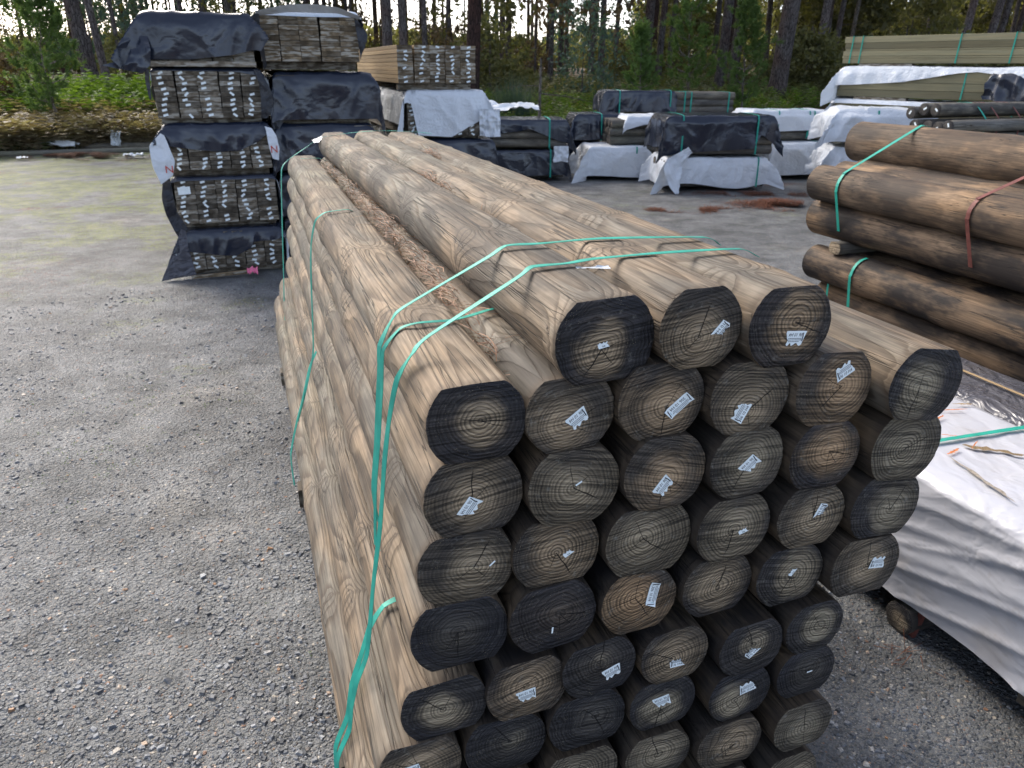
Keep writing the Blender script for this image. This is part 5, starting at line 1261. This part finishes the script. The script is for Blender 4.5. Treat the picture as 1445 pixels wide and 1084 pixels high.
SH = [leaf_cloud('foliage', 2600, (1.9, 1.9, 1.5), .13, 710+i, ['leaf_dark', 'leaf_olive', 'leaf_olive', 'leaf_brown'][i], 60, .16, .7, 1.9) for i in range(4)]
TALL = [leaf_cloud('foliage', 3600, (2.2, 2.2, 3.4), .16, 720+i, ['leaf_dark', 'leaf_olive', 'leaf_blue'][i], 70, .15, .7, 2.0, droop=.6) for i in range(3)]
THIN = [leaf_cloud('foliage', 1500, (2.4, 2.4, 3.2), .13, 730+i, ['leaf_olive', 'leaf_blue', 'leaf_brown'][i], 60, .15, .7, 2.2, droop=.8) for i in range(3)]
def understory():
    rs = random.Random(33)
    # low scrub
    for i in range(85):
        d = rs.uniform(30, 75); px = rs.uniform(-150, 1600)
        if 0 < px < 190 and d < 45: d += 22
        x, y = pxray(px, d)
        k = rs.choice([0, 1, 1, 2, 2, 2, 3] if px < 850 else [0, 0, 1, 2])
        shrub(x, y, rs.uniform(.5, 1.0), SH[k], ['dark green scrub bush on the forest floor', 'olive green scrub bush on the forest floor', 'pale olive scrub bush on the forest floor', 'dry brown scrub bush on the forest floor'][k], ['dark green scrub under the pines', 'olive scrub under the pines', 'pale olive scrub under the pines', 'dry brown scrub under the pines'][k], z=1.2)
    # dense tall foliage on the right half
    for i in range(26):
        d = rs.uniform(48, 100); px = rs.uniform(870, 1640); x, y = pxray(px, d)
        k = rs.choice([0, 0, 1])
        shrub(x, y, rs.uniform(1.0, 1.7), TALL[k], ['dark leafy tree filling the forest behind the right half of the yard', 'olive leafy tree filling the forest behind the right half of the yard'][k], ['dark leafy trees of the dense right forest', 'olive leafy trees of the dense right forest'][k], 'tree', 'leafy_tree', z=rs.uniform(2.6, 5.0))
    # thin airy trees on the left and centre, sky through them
    for i in range(30):
        d = rs.uniform(40, 95); px = rs.uniform(-200, 900); x, y = pxray(px, d)
        k = rs.choice([0, 0, 1, 2])
        shrub(x, y, rs.uniform(.8, 1.4), THIN[k], ['thin olive tree with sky showing through its leaves', 'thin blue-green gum sapling with sky behind', 'thin dry brown tree with sky behind'][k], ['thin olive trees against the sky', 'thin gum saplings against the sky', 'thin brown trees against the sky'][k], 'tree', 'leafy_tree', z=rs.uniform(1.8, 5.2))
    x, y = pxray(-15, 24); shrub(x, y, .7, SH[3], 'brown and gold leafed bush at the left picture edge', 'bushes beside the yard', z=1.7)
    x, y = pxray(815, 34); shrub(x, y, .7, THIN[1], 'pale blue-green gum sapling before the bright gap', 'bushes beside the yard', 'tree', 'leafy_tree', z=2.5)
    x, y = pxray(690, 36); shrub(x, y, .9, SH[1], 'round olive bush beside the grass clump', 'bushes beside the yard', z=1.6)
understory()
# far forest mass beyond the stand
def far_forest():
    rs = np.random.RandomState(5); n = 52000
    th = rs.uniform(-.95, .95, n); d = rs.uniform(115, 170, n)
    x = np.tan(th*.85)*d; y = d
    px = 722+1085*x/(y*.95)
    top = np.where(px > 880, 8, np.where(px > 100, 2.2, 1.5))+2*vn(x*.12, 0, 0, 3)+2.5*vn(x*.5, 0, 0, 4)
    z = 1.5+rs.uniform(0, 1, n)**1.0*top
    s = rs.uniform(.25, .75, n)[:, None]
    p = np.stack([x, y, z], 1)
    a = rs.normal(size=(n, 3)); a /= np.linalg.norm(a, axis=1)[:, None]; b = np.cross(a, rs.normal(size=(n, 3))); b /= np.linalg.norm(b, axis=1)[:, None]
    V = np.stack([p-a*s, p+b*s*.6, p+a*s, p-b*s*.6], 1).reshape(-1, 3)
    ob('far_forest', mesh_np('far_forest', V, np.arange(4*n).reshape(-1, 4), [MAT['leaf_dark']], None, False), kind='stuff', label='hazy dark mass of forest far behind the trunks')
far_forest()

# young pines: whorled branches carrying needle tufts
def tuft(rs, p, d, n, L, V, F, w=.011):
    d = d/np.linalg.norm(d)
    q = rs.normal(size=(n, 3)); q = q/np.linalg.norm(q, axis=1)[:, None]; q = q+d*1.1; q /= np.linalg.norm(q, axis=1)[:, None]
    l = L*rs.uniform(.7, 1.1, (n, 1)); s = np.cross(q, rs.normal(size=(n, 3))); s /= np.linalg.norm(s, axis=1)[:, None]
    o = p+d*rs.uniform(-.5, .35, (n, 1))*L*1.6
    b = sum(len(v) for v in V)
    V.append(np.stack([o-s*w, o+s*w, o+q*l+np.array([0, 0, -.03])*l/L], 1).reshape(-1, 3)); F.append(np.arange(3*n).reshape(-1, 3)+b)
def young_pine(loc, H, spread, seed, label, dens=1., nl=.16):
    rs = np.random.RandomState(seed); root = ob('young_pine', None, None, loc, 0, label, 'tree', 'young pines at the yard edge')
    V = []; F = []; tv = []; tf = []
    def limb(a, b, r1, r2):
        d = b-a; d = d/np.linalg.norm(d); s = np.cross(d, [.3, .9, .1]); s /= np.linalg.norm(s); t = np.cross(d, s); o = len(tv)
        for q, r in ((a, r1), (b, r2)):
            for k in range(5): tv.append(q+s*r*math.cos(k*1.2566)+t*r*math.sin(k*1.2566))
        for k in range(5): tf.append((o+k, o+(k+1) % 5, o+5+(k+1) % 5, o+5+k))
    pts = [np.array([0, 0, -.1])]
    for k in range(1, 9): pts.append(np.array([(-.16*k/8*H*.3)+rs.uniform(-.04, .04), rs.uniform(-.04, .04), H*k/8]))
    for k in range(8): limb(pts[k], pts[k+1], .055*H/4*(1-k/9), .055*H/4*(1-(k+1)/9))
    for w in range(2, 9):
        zc = pts[w]; nb = 5+rs.randint(3); f = (w-2)/6
        ln = spread*(1-.75*f)*(.75 if w == 2 else 1)
        for b in range(nb):
            az = rs.uniform(0, 6.28); up = rs.uniform(.35, .75)+.5*f; l = ln*rs.uniform(.6, 1.1)
            d = np.array([math.cos(az), math.sin(az), up]); tip = zc+d*l*.8; mid = zc+np.array([d[0], d[1], up*.5])*l*.45
            limb(zc, mid, .018, .012); limb(mid, tip, .012, .006)
            for k in range(int(5*dens)+2):
                s = rs.uniform(.25, 1.05); q = (zc*(1-2*s)+mid*2*s) if s < .5 else mid+(tip-mid)*(2*s-1)
                sdv = rs.normal(size=3)*.16; 
                tuft(rs, q+sdv, d+rs.normal(size=3)*.3, int(46*dens), nl, V, F)
            tuft(rs, tip, np.array([d[0]*.3, d[1]*.3, 1.]), int(150*dens), nl*1.1, V, F)
    tuft(rs, pts[-1], np.array([0, 0, 1.]), 140, nl*1.3, V, F)
    ob('trunk', mesh_np('trunk', tv, np.array(tf), [MAT['bark_pale']], None, True), root)
    ob('crown', mesh_np('crown', np.concatenate(V), np.concatenate(F), [MAT['needle']], None, False), root)
x, y = pxray(92, 22.3); young_pine((x, y, gz(x, y)), 3.75, 1.45, 1, 'young pine with upright candle tufts, leftmost in the yard corner', 1.0)
for px, d, H, sp, sd, lb in ((897, 31, 3.0, .8, 2, 'short young pine behind the middle wraps, left of two taller ones'), (962, 31, 4.3, 1.5, 3, 'bushy tall young pine between two others behind the middle wraps'), (1036, 29, 3.9, 1.2, 4, 'young pine standing left of the thick leaning trunk')):
    x, y = pxray(px, d); young_pine((x, y, gz(x, y)), H, sp, sd, lb, .9)
# bare sapling
x, y = pxray(758, 24)
root = ob('bare_sapling', None, None, (x, y, gz(x, y)), 0, 'slender bare sapling in the ferns right of the third tower', 'tree')
ob('trunk', trunk_mesh('trunk', .055, 2.5, 810, N=10, rings=10, mat='bark_pale', flare=.2, bendy=.03, limbs=6), root)
# grass clump
def blades(name, n, H, r, seed, mat, width=.012, arch=.6):
    rs = np.random.RandomState(seed); V = []; 
    az = rs.uniform(0, 6.28, n); l = H*rs.uniform(.5, 1.1, n); lean = rs.uniform(.05, arch, n)
    bx = rs.normal(0, r*.3, n); by = rs.normal(0, r*.3, n); P_ = []
    for k in range(5):
        s = k/4.; hx = lean*l*s*s; z = l*s*(1-.35*lean*s)
        w = width*(1-s*.9)
        cx = bx+np.cos(az)*hx; cy = by+np.sin(az)*hx
        P_.append(np.stack([cx-np.sin(az)*w, cy+np.cos(az)*w, z], 1)); P_.append(np.stack([cx+np.sin(az)*w, cy-np.cos(az)*w, z], 1))
    V = np.stack(P_, 1).reshape(-1, 3); b = np.arange(n)[:, None]*10
    F = np.concatenate([np.stack([b[:, 0]+2*k, b[:, 0]+2*k+1, b[:, 0]+2*k+3, b[:, 0]+2*k+2], 1) for k in range(4)])
    return mesh_np(name, V, F, [MAT[mat]], None, False)
x, y = pxray(722, 28)
root = ob('grass_clump', None, None, (x, y, gz(x, y)), 0, 'tall blue-green grass clump behind the left black wraps', 'grass clump')
ob('leaves', blades('leaves', 900, 1.9, 1.0, 3, 'leaf_blue', .012, .8), root)

# ferns
def fronds(name, n, region, L, mat, seed, label, lean=.8, dens=None, flat=0.):
    rs = np.random.RandomState(seed); V = []; F = []
    X = []; Y = []
    while len(X) < n:
        x, y = region(rs)
        X.append(x); Y.append(y)
    X = np.array(X); Y = np.array(Y); Z = gh(X, Y)
    az = rs.uniform(0, 6.28, n); l = L*rs.uniform(.6, 1.25, n); le = lean*rs.uniform(.6, 1.2, n)
    segs = 7; out = []
    def cen(s):
        h = l*(le*s*s*.6+.25*s); z = l*np.maximum(.02, (s*(1.05-.55*le*s))*(1-flat))
        return np.stack([X+np.cos(az)*h, Y+np.sin(az)*h, Z+z], 1)
    sdv = np.stack([-np.sin(az), np.cos(az), np.zeros(n)], 1)
    for k in range(1, segs+1):
        s = k/segs; c0 = cen(s); c1 = cen(min(1, s+.07)); w = (l*.30*(1-s*.85)*(1 if k > 1 else .6))[:, None]
        tw = rs.uniform(-.25, .25, (n, 1))
        for sg in (-1, 1):
            tip = c0+(c1-c0)*.9+sdv*sg*w+np.array([0, 0, -.12])*w+np.array([0, 0, 1.])*tw*w
            out.append(np.stack([c0, c1, tip], 1))
    out.append(np.stack([cen(0)+sdv*.006, cen(0)-sdv*.006, cen(.6)], 1))
    T = np.concatenate(out).reshape(-1, 3)
    return ob(name, mesh_np(name, T, np.arange(len(T)).reshape(-1, 3), [MAT[mat]], None, False), kind='stuff', label=label)
def strip(px0, px1, e0, e1, thr=.0, sd=0):
    def f(rs):
        while True:
            px = rs.uniform(px0, px1); 
            x = (px-722.5)/1085*24
            for _ in range(3): x = (px-722.5)/1085*.965*float(yedge(x)+e0)
            e = rs.uniform(e0, e1); y = float(yedge(x))+e; x = (px-722.5)/1085*.965*y
            if vn(x*.45, y*.45, 0, sd) > thr: return x, y
    return f
fronds('fern_bed', 3600, strip(-120, 260, 3.6, 8.0, .3, 2), 1.15, 'fern', 21, 'bright green bracken bed behind the young pine')
fronds('dead_bracken', 5200, strip(-150, 250, .3, 3.8, .15, 3), 1.25, 'fern_dead', 22, 'brown and straw coloured dead bracken along the yard edge', lean=1.0, flat=.15)
fronds('mixed_undergrowth', 1500, strip(-150, 120, .2, 3.0, .35, 5), .7, 'fern_dull', 23, 'dull green undergrowth mixed in the dead bracken')
fronds('fern_bed', 5200, strip(640, 900, .3, 6.5, .25, 6), .8, 'fern', 24, 'green fern bed behind the middle rows')
fronds('mixed_undergrowth', 9500, strip(480, 1500, .3, 22, .38, 7), .9, 'fern_dull', 25, 'low mixed undergrowth over the bank behind the wraps')
fronds('dead_bracken', 2600, strip(600, 1500, 1, 14, .5, 8), .7, 'fern_dead', 26, 'dry bracken patches on the bank behind the wraps', lean=1.1)
fronds('fern_bed', 1600, strip(1000, 1260, .5, 8, .45, 9), .8, 'fern', 27, 'green ferns at the foot of the thick leaning pine')

# ================================================================== YARD EDGE AND SMALL LITTER
def edge_bits():
    me = log_mesh('fallen_log', .13, .12, 9.5, 901, rings=30, N=20, mats=[MAT['side_grey'], MAT['end']], roundy=True, bend=.1)
    ob('fallen_log', me, None, (-14.6, 18.6, .06), (0, 0, math.atan2(2.6, 6.2)-PI/2), 'long grey fallen log along the yard edge at left', 'log', color=(.3, .1, .1, .2))
    me = log_mesh('fallen_log', .18, .17, 3.6, 902, rings=12, N=20, mats=[MAT['side_grey'], MAT['end']], roundy=True)
    ob('fallen_log', me, None, (-11.8, 20.9, .1), (0, 0, math.atan2(1.2, 6.2)-PI/2), 'short grey log behind the long one at the yard edge', 'log', color=(.3, .1, .5, .5))
    ob('litter_bag', rag_mesh('litter_bag', .24, .38, .2, 903, [MAT['rag']], 20), None, (-10.45, 21.2, .28), (1.35, .1, .2), 'white plastic bag caught upright by the fallen logs', 'plastic bag')
    ob('litter_sheet', rag_mesh('litter_sheet', .9, .3, .12, 904, [MAT['rag']], 20), None, (-11.6, 20.4, .12), (.1, 0, .1), 'flat white plastic litter left of the bag on the logs', 'plastic scrap')
    ob('litter_sheet', rag_mesh('litter_sheet', .42, .22, .08, 905, [MAT['rag']], 16), None, (-9.15, 19.2, .03), (0, 0, .1), 'white scrap on the moss beside the left tower', 'plastic scrap')
    ob('litter_sheet', rag_mesh('litter_sheet', .22, .15, .05, 906, [MAT['rag']], 12), None, (-11.5, 18.6, .03), (0, 0, .1), 'small white scrap near the needle heap', 'plastic scrap')
    # bottle
    pr = [(.0, 0), (.035, .0), (.037, .01), (.037, .17), (.03, .2), (.014, .235), (.013, .28), (.016, .283), (.016, .3), (0, .3)]; N = 14; V = []; F = []
    for r, z in pr:
        for k in range(N): V.append((r*1.6*math.cos(k*2*PI/N), r*1.6*math.sin(k*2*PI/N), z*1.8))
    for i in range(len(pr)-1):
        for k in range(N): F.append((i*N+k, i*N+(k+1) % N, (i+1)*N+(k+1) % N, (i+1)*N+k))
    ob('bottle', mesh_np('bottle', V, F, [MAT['bottle']], None, True), None, (-13.45, 19.0, .07), (PI/2+.1, 0, 1.9), 'green plastic bottle lying at the left yard edge', 'bottle')
edge_bits()
def heaps():
    rs = np.random.RandomState(8)
    def heap(cx, cy, rx, ry, hz, n, seed, label, L=.14, w=.004):
        q = rs.normal(size=(n*3, 2))*.45; kp = vn(q[:, 0]*rx*3.5+cx, q[:, 1]*ry*3.5+cy, 0, seed) > .5; q = q[kp][:n]; n = len(q); x = cx+q[:, 0]*rx; y = cy+q[:, 1]*ry
        z = gh(x, y)+hz*np.exp(-(q**2).sum(1)*1.2)*rs.uniform(.2, 1, n)+.004
        a = rs.uniform(0, 6.28, n); l = L*rs.uniform(.4, 1.1, n)*.5; el = rs.normal(0, .25, n)
        dx = np.cos(a)*l; dy = np.sin(a)*l; dz = np.sin(el)*l
        p = np.stack([x, y, z], 1); d = np.stack([dx, dy, dz], 1); s = np.stack([-np.sin(a)*w, np.cos(a)*w, np.zeros(n)], 1)
        V = np.stack([p-d-s, p-d+s, p+d+s*.3, p+d-s*.3], 1).reshape(-1, 3)
        V[:, 2] = np.maximum(V[:, 2], .004)
        ob('needle_litter', mesh_np('needle_litter', V, np.arange(4*n).reshape(-1, 4), [MAT['litter']], None, False), kind='stuff', label=label)
    heap(-10.2, 19.3, 1.7, .7, .12, 5000, 1, 'rust brown needle heap before the fallen logs')
    heap(-12.6, 16.2, 2.2, .5, .03, 2600, 2, 'thin streak of brown needles on the moss at left')
    heap(2.75, 12.5, .7, .3, .03, 1800, 3, 'rust brown needle patch on the gravel before the centre wraps')
    heap(4.45, 12.95, .8, .55, .09, 3000, 4, 'larger rust brown needle heap right of centre on the gravel')
    heap(4.4, 14.2, 1.3, .3, .02, 1600, 5, 'thin brown needles beside the low white wrap')
    heap(1.70, 2.5, .25, .2, .01, 120, 6, 'few brown needles under the large white wrap', w=.0015, L=.12)
    heap(-5.2, 8.2, 1.0, 2.0, .0, 500, 7, 'sparse needles on the gravel left of the tower', w=.0015, L=.1)
    heap(1.2, 1.8, .5, .5, .0, 60, 8, 'few needles on the gravel by the stack foot', w=.0008, L=.09)
heaps()
# small weeds
def weeds():
    rs = np.random.RandomState(9); n = 2600
    X = rs.uniform(-7, -.6, n*6); Y = rs.uniform(1.2, 16, n*6)
    k = (vn(X*.8, Y*.8, 0, 31)+.6*(vn(X*9, Y*9, 0, 33)-.5)) > .78
    X, Y = X[k][:n], Y[k][:n]; n = len(X)
    out = []
    for j in range(5):
        a = rs.uniform(0, 6.28, n); l = rs.uniform(.005, .016, n); w = l*.16
        d = np.stack([np.cos(a)*l*.8, np.sin(a)*l*.8, l*.6], 1); s = np.stack([-np.sin(a)*w, np.cos(a)*w, 0*w], 1)
        o = np.stack([X+rs.normal(0, .012, n), Y+rs.normal(0, .012, n), gh(X, Y)+.002], 1)
        out.append(np.stack([o-s, o+s, o+d], 1))
    T = np.concatenate(out).reshape(-1, 3)
    ob('weeds', mesh_np('weeds', T, np.arange(len(T)).reshape(-1, 3), [MAT['fern']], None, False), kind='stuff', label='tiny green weeds and moss tufts in the gravel')
weeds()
